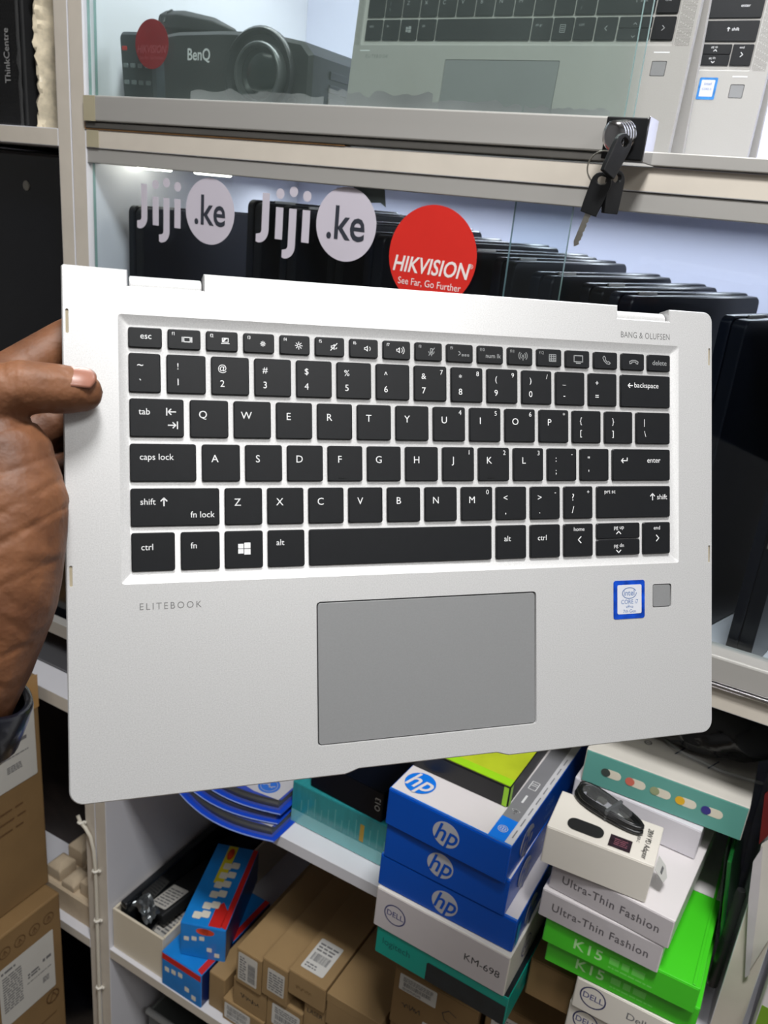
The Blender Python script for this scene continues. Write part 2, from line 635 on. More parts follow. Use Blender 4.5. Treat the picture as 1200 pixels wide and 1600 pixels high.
def decal(name, pts, m, parent, mx, th=0.00015):
    b = MB()
    b.prism(pts, 0, th)
    return b.build(name, m, parent, mx=mx)


SUB = Matrix.Translation((0, 0, 0.0004))


def red_disc(x, z, r, m, y, lab, txt=STICK_TEXT):
    o = decal('round_decal', ellipse(0, 0, r, r, 56), m, cab, fmx(x, y, z))
    o['label'] = lab
    b = MB()
    b.text('HIKVISION', r * 0.44, -r * .02, -r * 0.22, bold=.018, shear=.22, sx=0.83)
    b.text('See Far, Go Further', r * 0.20, 0, -r * 0.55, sx=.9)
    b.text('®', r * .12, r * .90, -r * .1)
    b.build('sticker_lettering', txt, o, mx=SUB)  # on the dim red disc this is part of the painted reflection
    return o


red_disc(-0.3600, -0.0430, 0.0455, STICK_RED, 0.7255, 'large red round sticker with white lettering')
DIM_RED = mat('painted dark red reflection', (128, 22, 30), 0.5, var=.12, scale=40)  # reflection in the upper glass, painted as a dim red disc
red_disc(-0.717, 0.133, 0.0235, DIM_RED, 0.7323, 'small dark red round reflection painted behind the upper glass', mat('painted reflection print', (150, 70, 75), .5))


def jiji(x, z, k, lab):
    """white die-cut site sticker: word and disc"""
    o = decal('web_sticker', ellipse(0.1085 * k, 0.0, 0.0335 * k, 0.0335 * k, 48), STICK_WHITE, cab, fmx(x, 0.7255, z))
    o['label'] = lab
    b = MB()
    b.text('.ke', 0.043 * k, 0.1085 * k, -0.0005 * k, bold=.012, sx=.88)
    b.build('sticker_lettering', STICK_DARK, o, mx=SUB)
    b = MB()
    w, t = 0.0088 * k, 0.021 * k
    for i, (cx, hook) in enumerate(((0.014, True), (0.031, False), (0.047, True), (0.063, False))):
        cx *= k
        top = 0.014 * k if i == 0 else 0.009 * k
        top = 0.021 * k if i == 0 else top
        bot = -0.021 * k if i != 2 else -0.026 * k
        if i == 0:
            bot = -0.014 * k
        if not hook:
            b.prism([(cx - w / 2, -0.021 * k), (cx + w / 2, -0.021 * k), (cx + w / 2, top), (cx - w / 2, top)], 0, .00015)
        else:
            # stem that hooks to the left at its foot
            pts_o, pts_i = [], []
            rr = 0.0125 * k
            ox, oy = cx + w / 2 - rr, bot
            for a in range(0, 91, 15):
                pts_o.append((ox + rr * math.cos(math.radians(-a)), oy + rr * math.sin(math.radians(-a))))
            ri = rr - w
            for a in range(90, -1, -15):
                pts_i.append((ox + ri * math.cos(math.radians(-a)), oy + ri * math.sin(math.radians(-a)) - (rr - w - ri)))
            tail = [(ox - .003 * k, oy - rr * .92), (ox - .003 * k, oy - ri - .0006 * k)]
            outl = [(cx + w / 2, top)] + [(cx - w / 2, top)] + list(reversed(pts_i)) + list(reversed(tail)) + list(reversed(pts_o))
            b.prism(outl, 0, .00015)
        if i > 0:
            b.prism(ellipse(cx, (0.0175 if i != 2 else 0.0205) * k + .004 * k, w * .56, w * .56, 18), 0, .00015)
    b.build('sticker_word', STICK_WHITE, o)
    return o


jiji(-0.7365, -0.0262, 1.0, 'white web address sticker nearest the cabinet post')
jiji(-0.5685, -0.0235, 1.03, 'white web address sticker next to the red sticker')

# ------------------------------------------------------------------ left bay of the shelving
cab2 = thing('side_cabinet', 'cream shelving bay beyond the cabinet post, holding computers', 'cabinet', (-1.17, FY, FLOOR_Z))
CW2 = Matrix.Translation((1.17, -FY, -FLOOR_Z))


def c2part(name, mats, *boxes, bevel=.0008):
    b = MB()
    for bx in boxes:
        b.box(*bx)
    return b.build(name, mats, cab2, bevel=bevel, mx=CW2)


c2part('post', [WHITE_BOARD, CREAM_EDGE], (-0.851, -0.8295, FY, BY, FLOOR_Z, TOPZ, BOARD_F))
c2part('post', [WHITE_BOARD, CREAM_EDGE], (-1.51, -1.49, FY, BY, FLOOR_Z, TOPZ, BOARD_F))
c2part('back_panel', BACKP, (-1.49, -0.851, BY - .006, BY, FLOOR_Z, TOPZ))
c2part('top_board', WHITE_BOARD, (-1.49, -0.851, FY, BY - .006, TOPZ - .02, TOPZ))
for z0, z1 in ((0.026, 0.045), (-0.757, -0.733), (-1.206, -1.187)):
    c2part('shelf', [WHITE_BOARD, CREAM_EDGE], (-1.49, -0.851, FY, BY - .006, z0, z1, BOARD_F))
c2part('rail', ALU, (-1.49, -0.851, FY + .02, FY + .035, -0.648, -0.626))

# ------------------------------------------------------------------ keyboards
MM = 0.001
_keymesh = {}


def key_mesh(w, h, m=None):
    k = (round(w, 1), round(h, 1))
    if k not in _keymesh:
        b = MB()
        b.prism(rrect(0, w * MM, 0, h * MM, 1.0 * MM, 3), 0.0, 1.5 * MM, ch=0.35 * MM)
        _keymesh[k] = b.mesh('key', KEYCAP, smooth=30)
    return _keymesh[k]


TOPK = 1.56 * MM


def arrow(x, y, L, d, hd=1.2):
    dx, dy = {'l': (-1, 0), 'r': (1, 0), 'u': (0, 1), 'd': (0, -1)}[d]
    a, bb = (x - dx * L / 2, y - dy * L / 2), (x + dx * L / 2, y + dy * L / 2)
    qx, qy = -dy, dx
    return [[a, bb], [(bb[0] - dx * hd + qx * hd, bb[1] - dy * hd + qy * hd), bb, (bb[0] - dx * hd - qx * hd, bb[1] - dy * hd - qy * hd)]]


def chev(x, y, r, d):
    dx, dy = {'l': (-1, 0), 'r': (1, 0), 'u': (0, 1), 'd': (0, -1)}[d]
    qx, qy = -dy, dx
    return [[(x - dx * r * .5 + qx * r, y - dy * r * .5 + qy * r), (x + dx * r * .5, y + dy * r * .5), (x - dx * r * .5 - qx * r, y - dy * r * .5 - qy * r)]]


def circ(x, y, r, n=14, a0=0, a1=360):
    return [[(x + r * math.cos(math.radians(a0 + (a1 - a0) * i / n)), y + r * math.sin(math.radians(a0 + (a1 - a0) * i / n))) for i in range(n + 1)]]


def rect(x, y, w, h):
    return [[(x - w / 2, y - h / 2), (x + w / 2, y - h / 2), (x + w / 2, y + h / 2), (x - w / 2, y + h / 2), (x - w / 2, y - h / 2)]]


def sun(x, y, r):
    o = circ(x, y, r * .4, 10)
    for i in range(8):
        a = i * math.pi / 4
        o.append([(x + r * .65 * math.cos(a), y + r * .65 * math.sin(a)), (x + r * math.cos(a), y + r * math.sin(a))])
    return o


def speaker(x, y):
    return [[(x - 1.5, y - .5), (x - .8, y - .5), (x + .2, y - 1.3), (x + .2, y + 1.3), (x - .8, y + .5), (x - 1.5, y + .5), (x - 1.5, y - .5)]]


FI = {
    'f1': [[(5.4, 3.0), (5.4, 5.4)], [(10.2, 3.0), (10.2, 5.4)]] + rect(7.8, 4.2, 3.2, 2.3),
    'f2': rect(8, 4.9, 3.0, 2.0) + [[(6.0, 3.2), (10.0, 3.2)], [(7, 4.2), (8.4, 5.6)], [(7, 4.8), (7.7, 5.6)]],
    'f3': sun(8.4, 4.0, 1.3), 'f4': sun(8.4, 4.0, 1.9),
    'f5': speaker(8.6, 4.2) + [[(6.8, 2.4), (10.4, 6.2)], [(9.6, 3.2), (10.2, 3.8)]],
    'f6': speaker(8.2, 4.2) + circ(8.6, 4.2, 1.4, 5, -40, 40),
    'f7': speaker(7.6, 4.2) + circ(8.0, 4.2, 1.5, 5, -45, 45) + circ(8.0, 4.2, 2.6, 6, -45, 45),
    'f8': rect(8, 4.8, 1.2, 2.4) + circ(8, 4.6, 1.7, 8, 190, 350) + [[(8, 2.9), (8, 2.0)], [(6.4, 2.2), (9.8, 6.4)]],
    'f9': [[(5.4, 3.1), (6.6, 4.0)], [(5.6, 5.2), (6.4, 4.6)]] + rect(8, 3.2, .8, .8) + rect(9.7, 3.2, .8, .8) + rect(11.4, 3.2, .8, .8),
    'f11': [[(8, 2.0), (8, 4.4)]] + circ(8, 4.6, .5, 8) + circ(8, 4.6, 1.7, 6, -50, 50) + circ(8, 4.6, 1.7, 6, 130, 230) + circ(8, 4.6, 2.8, 6, -45, 45) + circ(8, 4.6, 2.8, 6, 135, 225),
    'f12': rect(8.4, 4.2, 4.4, 4.0) + [[(6.2, 5.2), (10.6, 5.2)], [(6.2, 4.0), (10.6, 4.0)], [(6.2, 3.0), (10.6, 3.0)], [(7.6, 2.2), (7.6, 6.2)], [(9.2, 2.2), (9.2, 6.2)]],
    'scr': rect(7, 4.4, 4.8, 3.0) + [[(5.8, 2.2), (8.2, 2.2)]],
    'ph': [[(5.4, 6.2), (5.0, 5.4), (5.8, 3.9), (7.2, 2.7), (8.6, 2.4), (9.2, 3.0), (8.3, 3.8), (7.6, 3.4), (6.4, 4.6), (6.6, 5.4), (5.9, 6.3), (5.4, 6.2)]],
    'hg': [[(4.8, 3.2), (4.6, 4.3), (6.2, 5.0), (8.0, 5.0), (9.6, 4.3), (9.4, 3.2), (8.3, 3.5), (8.2, 4.2), (6.0, 4.2), (5.9, 3.5), (4.8, 3.2)]],
}


def legend(key, items, m=LEGEND, m2=None):
    b = MB()
    n = 0
    for it in items:
        if it[0] == 't':
            _, s, size, x, y = it[:5]
            al = it[5] if len(it) > 5 else 'CENTER'
            b.text(s, size * MM, x * MM, y * MM, 0, al)
        elif it[0] == 's':
            b.strokes([[(p[0] * MM, p[1] * MM) for p in pl] for pl in it[1]], it[2] * MM)
        elif it[0] == 'win':
            x, y, r = it[1:4]
            for sx in (-1, 1):
                for sy in (-1, 1):
                    xa, xb = (x - r, x - .12 * r) if sx < 0 else (x, x + r * 1.05)
                    ya, yb = (y - r, y - .06 * r) if sy < 0 else (y + .06 * r, y + r)
                    k0 = .8 if sx < 0 else 1.0
                    b.add([((xa) * MM, (y + (ya - y) * k0) * MM, 0), (xb * MM, (y + (ya - y) * k0) * MM, 0), (xb * MM, (y + (yb - y) * k0) * MM, 0), (xa * MM, (y + (yb - y) * k0) * MM, 0)], [(0, 1, 2, 3)])
        n += 1
    if n:
        o = b.build('legend', m, key)
        o.location = (0, 0, TOPK)
    return b


def L1(c, small=None):
    r = [('t', c, 4.5, 5.4, 9.6)]
    if small:
        r.append(('t', small, 3.1, 13.4, 13.3))
    return r


def N2(a, c, small=None):
    r = [('t', a, 3.8, 4.6, 11.2), ('t', c, 4.1, 4.6, 4.6)]
    if small:
        r.append(('t', small, 3.1, 13.4, 13.3))
    return r


def FK(n, dim=False):
    r = [('t', n, 2.0, 2.4, 6.4)]
    if n in FI:
        r.append(('s', [[(8.2 + (p[0] - 8.2) * .82, 4.1 + (p[1] - 4.1) * .82) for p in pl] for pl in FI[n]], .34))
    return r


def word(s, x, y, size=3.7, al='LEFT'):
    return ('t', s, size, x, y, al)


ROWS_X360 = [
    # y0, y1, [(x0, x1, legend items)]
    (187.7, 196.1, [(25.5, 39, [word('esc', 7, 4.8, 3.6, 'CENTER')]), (41.3, 54.8, FK('f1')), (57.1, 70.5, FK('f2')), (72.9, 86.3, FK('f3')), (88.7, 102.1, FK('f4')),
                    (104.5, 117.9, FK('f5')), (120.3, 133.7, FK('f6')), (136.1, 149.3, FK('f7')), (151.6, 165, FK('f8')), (167.3, 180.7, FK('f9')),
                    (183, 196.4, FK('f10') + [word('num lk', 8, 3.6, 2.9, 'CENTER')]), (198.8, 212.1, FK('f11')), (214.5, 227.9, FK('f12')), (230.2, 243.6, [('s', FI['scr'], .42)]),
                    (246.1, 259.6, [('s', FI['ph'], .42)]), (262, 275.4, [('s', FI['hg'], .42)]), (277.6, 291, [word('delete', 6.8, 4.2, 3.5, 'CENTER')])]),
    (169.2, 185.4, [(25.5, 38.3, [('t', '~', 4.5, 4.6, 11.4), ('t', '`', 4.5, 4.6, 4.0)])] +
     [(40.7 + 18.4 * i, 56.8 + 18.4 * i, N2(*z)) for i, z in enumerate([('!', '1'), ('@', '2'), ('#', '3'), ('$', '4'), ('%', '5'), ('^', '6'), ('&', '7', '7'), ('*', '8', '8'), ('(', '9', '9'), (')', '0', '/'), ('_', '-'), ('+', '=')])] +
     [(261.6, 290.9, [word('backspace', 7.6, 11, 3.6), ('s', arrow(5.4, 10.8, 2.6, 'l', 1.0), .45)])]),
    (150.8, 166.7, [(25.6, 47.5, [word('tab', 3.6, 10.4), ('s', arrow(17, 10.6, 3.0, 'l', 1.1) + [[(14.9, 9.2), (14.9, 12)]] + arrow(17, 5.0, 3.0, 'r', 1.1) + [[(19.2, 3.6), (19.2, 6.4)]], .45)])] +
     [(50.0 + 18.4 * i, 66.1 + 18.4 * i, L1(*z)) for i, z in enumerate([('Q',), ('W',), ('E',), ('R',), ('T',), ('Y',), ('U', '4'), ('I', '5'), ('O', '6'), ('P', '*')])] +
     [(233.9, 250, [('t', '{', 4.0, 4.6, 10.8), ('t', '[', 4.0, 4.6, 4.8)]), (252.3, 268.4, [('t', '}', 4.0, 4.6, 10.8), ('t', ']', 4.0, 4.6, 4.8)]), (270.7, 290.8, [('t', '|', 4.2, 4.6, 10.8), ('t', '\\', 4.2, 5.0, 4.8)])]),
    (132.2, 148.0, [(25.5, 52.4, [word('caps lock', 3.8, 10.2)])] +
     [(54.8 + 18.35 * i, 70.9 + 18.35 * i, L1(*z)) for i, z in enumerate([('A',), ('S',), ('D',), ('F',), ('G',), ('H',), ('J', '1'), ('K', '2'), ('L', '3')])] +
     [(220, 236.1, [('t', ':', 4.2, 4.6, 10.6), ('t', ';', 4.2, 4.6, 4.6), ('t', '-', 3, 13.4, 13)]), (238.3, 254.5, [('t', '"', 4.2, 4.6, 10.2), ('t', "'", 4.2, 4.6, 3.6)]),
      (256.8, 290.9, [word('enter', 20, 10.2), ('s', arrow(6.6, 10, 3.4, 'l', 1.0) + [[(8.3, 10), (8.3, 11.4)]], .45)])]),
    (113.5, 129.4, [(25.5, 61.9, [word('shift', 3.8, 10.2), ('s', arrow(13.4, 10.2, 3.2, 'u', 1.2), .5), word('fn lock', 24.2, 4.6)])] +
     [(64.2 + 18.35 * i, 80.3 + 18.35 * i, L1(*z)) for i, z in enumerate([('Z',), ('X',), ('C',), ('V',), ('B',), ('N',), ('M', '0')])] +
     [(192.4, 208.4, [('t', '<', 4.4, 4.8, 10.4), ('t', ',', 4.4, 4.8, 4.2)]), (210.7, 226.8, [('t', '>', 4.4, 4.8, 10.4), ('t', '.', 4.4, 4.8, 4.2), ('t', '-', 3, 13.4, 13)]),
      (229.1, 245.2, [('t', '?', 4.8, 4.8, 10.4), ('t', '/', 4.8, 4.8, 4.2), ('t', '+', 3, 13.4, 13)]),
      (247.7, 290.9, [word('shift', 35.0, 10.2), ('s', arrow(32.4, 10.4, 3.2, 'u', 1.2), .5), word('prt sc', 4, 13.2, 2.8)])]),
    (94.8, 110.9, [(25.6, 43.2, [word('ctrl', 3.8, 10)]), (45.6, 61.8, [word('fn', 4, 10.2)]), (64, 80.4, [('win', 8.2, 8.4, 2.6)]), (82.6, 98.9, [word('alt', 3.6, 10.6)]),
                   (101, 189.9, []), (192.3, 208.3, [word('alt', 4, 9.6)]), (210.5, 226.8, [word('ctrl', 3.8, 9.6)]), (229, 245.3, [word('home', 5.2, 13.4, 2.7), ('s', chev(8.6, 8.2, 1.5, 'l'), .5)]),
                   (274.7, 290.9, [word('end', 6.0, 13.2, 2.7), ('s', chev(8.4, 8.0, 1.5, 'r'), .5)])]),
]
HALF_X360 = [(247.6, 272.6, 103.1, 110.9, [word('pg up', 9.6, 5.6, 2.7), ('s', chev(12.4, 3.0, 1.2, 'u'), .5)]),
             (247.6, 272.6, 94.8, 102.7, [word('pg dn', 9.6, 4.8, 2.7), ('s', chev(12.4, 1.8, 1.2, 'd'), .5)])]


def put_keys(root, rows, halves, z, rmin=0, legend_rows=None, m=LEGEND):
    for ri, (y0, y1, keys) in enumerate(rows):
        for (xa, xb, items) in keys:
            k = link('key', key_mesh(xb - xa, y1 - y0), root)
            k.location = (xa * MM, y0 * MM, z)
            if legend_rows is None or ri in legend_rows:
                legend(k, items, LEGEND_DIM if (ri == 0 and xa > 150 and len(rows) == 6 and y1 > 190) else m)
    for xa, xb, y0, y1, items in halves:
        k = link('key', key_mesh(xb - xa, y1 - y0), root)
        k.location = (xa * MM, y0 * MM, z)
        legend(k, items, m)


def deck_mesh(outer, holes, thick, name, m, ch=0.5 * MM):
    """slab with a chamfered rim; each hole = (rect outline at the top, rect outline at its floor, depth, floor material index)"""
    b = MB()
    top = inset(outer, ch)
    loops = [[Vector((x, y, 0)) for x, y in top]]
    for h in holes:
        loops.append([Vector((x, y, 0)) for x, y in reversed(h[0])])
    flat = [v for lp in loops for v in lp]
    tris = tessellate_polygon(loops)
    fs = []
    for t in tris:
        a, bb, c = (flat[i] for i in t)
        nz = (bb - a).cross(c - a).z
        fs.append(tuple(t) if nz > 0 else tuple(reversed(t)))
    b.add(flat, fs, 0)
    n = len(outer)
    o = len(b.v)
    for ring, z in ((top, 0), (outer, -ch), (outer, -thick + ch), (inset(outer, ch), -thick)):
        b.v += [(x, y, z) for x, y in ring]
    for k in range(3):
        for i in range(n):
            j = (i + 1) % n
            b.f.append((o + k * n + j, o + k * n + i, o + (k + 1) * n + i, o + (k + 1) * n + j))
            b.m.append(0)
    b.f.append(tuple(o + 3 * n + i for i in reversed(range(n))))
    b.m.append(0)
    for (ho, hi, depth, mi) in holes:
        o = len(b.v)
        m_ = len(ho)
        b.v += [(x, y, 0) for x, y in ho] + [(x, y, -depth) for x, y in hi]
        for i in range(m_):
            j = (i + 1) % m_
            b.f.append((o + j, o + i, o + m_ + i, o + m_ + j)[::-1])
            b.m.append(0)
        b.f.append(tuple(o + m_ + i for i in range(m_)))
        b.m.append(mi)
    return b.mesh(name, m, smooth=25)


def R_(x0, x1, y0, y1, r=0.0, n=2):
    return rrect(x0 * MM, x1 * MM, y0 * MM, y1 * MM, r * MM, n)


# ------------------------------------------------------------------ the laptop held up in front of the shelves
LAPM = Matrix(((0.67892, -0.2466, 0.69156, -0.22917),
               (0.73417, 0.23855, -0.63568, 0.18615),
               (-0.00821, 0.9393, 0.343, -0.24133),
               (0, 0, 0, 1)))
lap = thing('laptop', 'silver convertible laptop held open by a hand, black keyboard towards the viewer', 'laptop', mx=LAPM)
r = 6.0
out = []
for i in range(7):
    a = math.radians(180 + 90 * i / 6)
    out.append((r + r * math.cos(a), r + r * math.sin(a)))
out += [(116.5, 0), (118.5, .5), (123, 1.9), (192, 1.9), (196.5, .5), (198.5, 0)]
for i in range(7):
    a = math.radians(270 + 90 * i / 6)
    out.append((317 - r + r * math.cos(a), r + r * math.sin(a)))
for i in range(6):
    a = math.radians(90 * i / 5)
    out.append((317 - 5 + 5 * math.cos(a), 214.5 + 5 * math.sin(a)))
out += [(290.4, 219.5), (290.4, 213.4), (259.8, 213.4), (259.8, 219.8), (56.4, 219.9), (56.4, 212.8), (25.5, 212.8), (25.5, 219.4), (.8, 219.8), (0, 219)]
outer = [(x * MM, y * MM) for x, y in out]
slots = [(1.4, 2.6, 192.2, 202), (1.4, 2.6, 89.6, 98.2), (314.4, 315.5, 192, 201), (314.4, 315.5, 89.2, 98.2)]
holes = [(R_(21.5, 296.0, 89.7, 201.1, 1.2), R_(25.2, 292.0, 93.6, 197.4, .8), 1.6 * MM, 0),
         (R_(103.9, 213.4, 13.9, 78.6, 1.6), R_(104.2, 213.1, 14.2, 78.3, 1.4), .9 * MM, 2),
         (R_(280, 291.4, 67.2, 79.2, 1.0), R_(280.1, 291.3, 67.3, 79.1, 1.0), .8 * MM, 2)]
for s_ in slots:
    holes.append((R_(*s_, .5), R_(*s_, .5), .5 * MM, 1))
BRONZE = mat('antenna slot', (150, 140, 118), 0.5, var=.05)
link('base', deck_mesh(outer, holes, 9 * MM, 'base', [SILVER, BRONZE, mat('deep shadow gap', (40, 40, 42), .6)]), lap)
b = MB()
b.prism(R_(104.6, 212.7, 14.6, 77.9, 1.2), -.85 * MM, -.25 * MM, ch=.15 * MM)
b.build('touchpad', SILVER_PAD, lap, smooth=25)
b = MB()
b.prism(R_(280.5, 290.9, 67.7, 78.7, .8), -.75 * MM, -.3 * MM, ch=.12 * MM)
b.build('fingerprint_reader', SILVER_PAD, lap, smooth=25)
b = MB()
b.prism(R_(0.5, 316.5, -1.0, 211, 5, 4), -15.4 * MM, -9.6 * MM, ch=.8 * MM)
b.build('screen_lid', BLACK, lap, smooth=25)
for xa, xb in ((26.2, 55.8), (260.4, 289.8)):
    b = MB()
    My = Matrix.Translation((xa * MM, 214.4 * MM, -6 * MM)) @ Matrix.Rotation(math.pi / 2, 4, 'Y')
    b.lathe([(3.4 * MM, 0), (3.9 * MM, .5 * MM), (3.9 * MM, (xb - xa - .5) * MM), (3.4 * MM, (xb - xa) * MM)], 20, 0, My)
    b.build('hinge', SILVER, lap, smooth=30)
    b = MB()
    b.box((xa - .5) * MM, (xb + .5) * MM, 209 * MM, 214 * MM, -15 * MM, -9.2 * MM)
    b.build('hinge_arm', BLACK, lap)
put_keys(lap, ROWS_X360, HALF_X360, -1.58 * MM)
for k_, (xx) in (('F', 116.4), ('J', 189.6)):
    b = MB()
    b.box((xx - 1.7) * MM, (xx + 1.7) * MM, 133.5 * MM, 134.0 * MM, -.05 * MM, .12 * MM)
    b.build('homing_bar', KEYCAP, lap)
b = MB()
b.text('ELITEBOOK', 4.1 * MM, 41.1 * MM, 80 * MM, .06 * MM, space=1.36, sx=.94)
b.build('lettering', INK_GREY, lap)
b = MB()
b.text('BANG & OLUFSEN', 4.3 * MM, 276 * MM, 205.2 * MM, .06 * MM, sx=.80, bold=.004, space=1.06)
b.build('lettering', INK_GREY, lap)
# processor sticker
stk = decal('processor_sticker', R_(256.8, 275.1, 62.4, 81.8, 1.2, 3), mat('foil blue', (24, 84, 214), 0.2, metal=.6, var=.45, scale=160), lap, Matrix.Translation((0, 0, .0001)))
decal('sticker_field', R_(258.9, 273.1, 64.9, 79.6, .8, 3), mat('pale foil', (206, 208, 216), 0.35, metal=.2, var=.03), stk, Matrix.Translation((0, 0, .00016)))
b = MB()
b.text('intel', 4.2 * MM, 265.8 * MM, 75.4 * MM, .00035, sx=.9)
b.strokes([[(p[0] * MM, p[1] * MM) for p in pl] for pl in [[(265.9 + 4.1 * math.cos(math.radians(a)), 75.4 + 2.7 * math.sin(math.radians(a))) for a in range(25, 372, 12)]]], .35 * MM, .00035)
b.text('CORE i7', 3.1 * MM, 266.0 * MM, 70.9 * MM, .00035, sx=.9)
b.text('vPro', 2.3 * MM, 266.0 * MM, 68.5 * MM, .00035)
b.text('7th Gen', 2.3 * MM, 266.0 * MM, 66.2 * MM, .00035)
b.build('sticker_lettering', mat('sticker blue ink', (58, 96, 150), .5), stk)

# ------------------------------------------------------------------ the hand
def skin_material():
    m = mat('brown skin', (148, 98, 70), 0.58, spec=0.35, var=0.0, sss=0.12)
    nt = m.node_tree
    bs = nt.nodes['Principled BSDF']
    tc = nt.nodes['Texture Coordinate']
    ramp = nt.nodes['Color Ramp']
    ns = nt.nodes['Noise Texture']
    ns.inputs['Scale'].default_value = 38.0
    ns.inputs['Detail'].default_value = 8.0
    e = ramp.color_ramp.elements
    e[0].color = (*lin((80, 48, 29)), 1)
    e[1].color = (*lin((122, 80, 52)), 1)
    mp = nt.nodes.new('ShaderNodeMapping')
    mp.inputs['Rotation'].default_value = (0, 0, math.radians(-62))
    nt.links.new(tc.outputs['Object'], mp.inputs['Vector'])
    wv = nt.nodes.new('ShaderNodeTexWave')
    wv.inputs['Scale'].default_value = 26.0
    wv.inputs['Distortion'].default_value = 9.0
    wv.inputs['Detail'].default_value = 3.0
    wv.inputs['Detail Scale'].default_value = 2.0
    nt.links.new(mp.outputs['Vector'], wv.inputs['Vector'])
    vo = nt.nodes.new('ShaderNodeTexVoronoi')
    vo.inputs['Scale'].default_value = 620.0
    nt.links.new(tc.outputs['Object'], vo.inputs['Vector'])
    mx = nt.nodes.new('ShaderNodeMath')
    mx.operation = 'MULTIPLY_ADD'
    mx.inputs[1].default_value = 0.3
    nt.links.new(vo.outputs['Distance'], mx.inputs[0])
    nt.links.new(wv.outputs['Fac'], mx.inputs[2])
    bp = nt.nodes.new('ShaderNodeBump')
    bp.inputs['Strength'].default_value = 0.30
    bp.inputs['Distance'].default_value = 0.0009
    nt.links.new(mx.outputs[0], bp.inputs['Height'])
    nt.links.new(bp.outputs['Normal'], bs.inputs['Normal'])
    return m


SKIN = skin_material()
hand = thing('person', 'left hand of a person in a dark cuff gripping the laptop edge, thumb on top', 'person', mx=LAPM @ Matrix.Translation((-0.06, -0.02, -0.02)))
HOFF = Matrix.Translation((0.06, 0.02, 0.02))


def capsule_chain(b, pts):
    """tapered capsules between consecutive (x,y,z,r) in millimetres"""
    for p in pts:
        c = Vector(p[:3])
        nseg, nr = 14, 8
        vs = []
        for i in range(1, nr):
            t = math.pi * i / nr
            for k in range(nseg):
                a = 2 * math.pi * k / nseg
                vs.append(c + Vector((math.sin(t) * math.cos(a), math.sin(t) * math.sin(a), math.cos(t))) * p[3])
        top, bot = len(vs), len(vs) + 1
        vs += [c + Vector((0, 0, p[3])), c - Vector((0, 0, p[3]))]
        fs = []
        for i in range(nr - 2):
            for k in range(nseg):
                k2 = (k + 1) % nseg
                fs.append((i * nseg + k, (i + 1) * nseg + k, (i + 1) * nseg + k2, i * nseg + k2))
        for k in range(nseg):
            k2 = (k + 1) % nseg
            fs.append((top, k, k2))
            fs.append((bot, (nr - 2) * nseg + k2, (nr - 2) * nseg + k))
        b.add([v * MM for v in vs], fs)
    for p, q in zip(pts[:-1], pts[1:]):
        a, c = Vector(p[:3]) * MM, Vector(q[:3]) * MM
        b.tube([a, c], [p[3] * MM, q[3] * MM], 20)


b = MB()
HAND = [
    # thumb, from its pad on the deck back to the wrist
    [(7.6, 167.6, 9.2, 8.2), (3.5, 168.0, 10.6, 9.4), (-6, 168.3, 12.6, 9.9), (-15, 168.0, 14, 10.6), (-27, 163, 11, 12.5), (-34, 150, 6, 15)],
    # ball of the thumb and heel of the hand
    [(-26, 152, 6, 15), (-21.5, 140, 7, 19.5), (-20.5, 124, 8, 23), (-23, 106, 8, 24), (-27, 88, 5, 25), (-37, 66, 0, 26), (-46, 44, -5, 25), (-54, 28, -8, 22)],
    # back of the hand
    [(-34, 160, -12, 17), (-46, 130, -14, 20), (-48, 95, -12, 24), (-54, 50, -8, 24)],
    # index finger behind the lid
    [(-36, 164, -10, 15), (-20, 176, -20, 11.8), (2, 194, -26.5, 9.8), (26, 204, -26, 9.0), (44, 206, -24.6, 8.2)],
    [(-38, 146, -16, 15), (-16, 152, -25, 11), (12, 166, -27.5, 9.8), (40, 172, -26, 9.0), (60, 172, -24.8, 8.4)],
    [(-40, 128, -18, 14), (-16, 130, -26, 10.5), (12, 140, -27, 9.4), (38, 144, -25.6, 8.6), (56, 144, -24.4, 8.0)],
    [(-42, 110, -18, 13), (-18, 110, -26, 9.5), (6, 116, -26, 8.4), (26, 118, -24.6, 7.6), (40, 118, -23.6, 7.0)],
]
for ch in HAND:
    capsule_chain(b, ch)
raw = b.build('hand_raw', SKIN)
md = raw.modifiers.new('r', 'REMESH')
md.mode = 'VOXEL'
md.voxel_size = 0.0013
ms = raw.modifiers.new('s', 'SMOOTH')
ms.factor = 0.5
ms.iterations = 9
dg = bpy.context.evaluated_depsgraph_get()
me = bpy.data.meshes.new_from_object(raw.evaluated_get(dg))
bpy.data.objects.remove(raw)
me.name = 'hand'
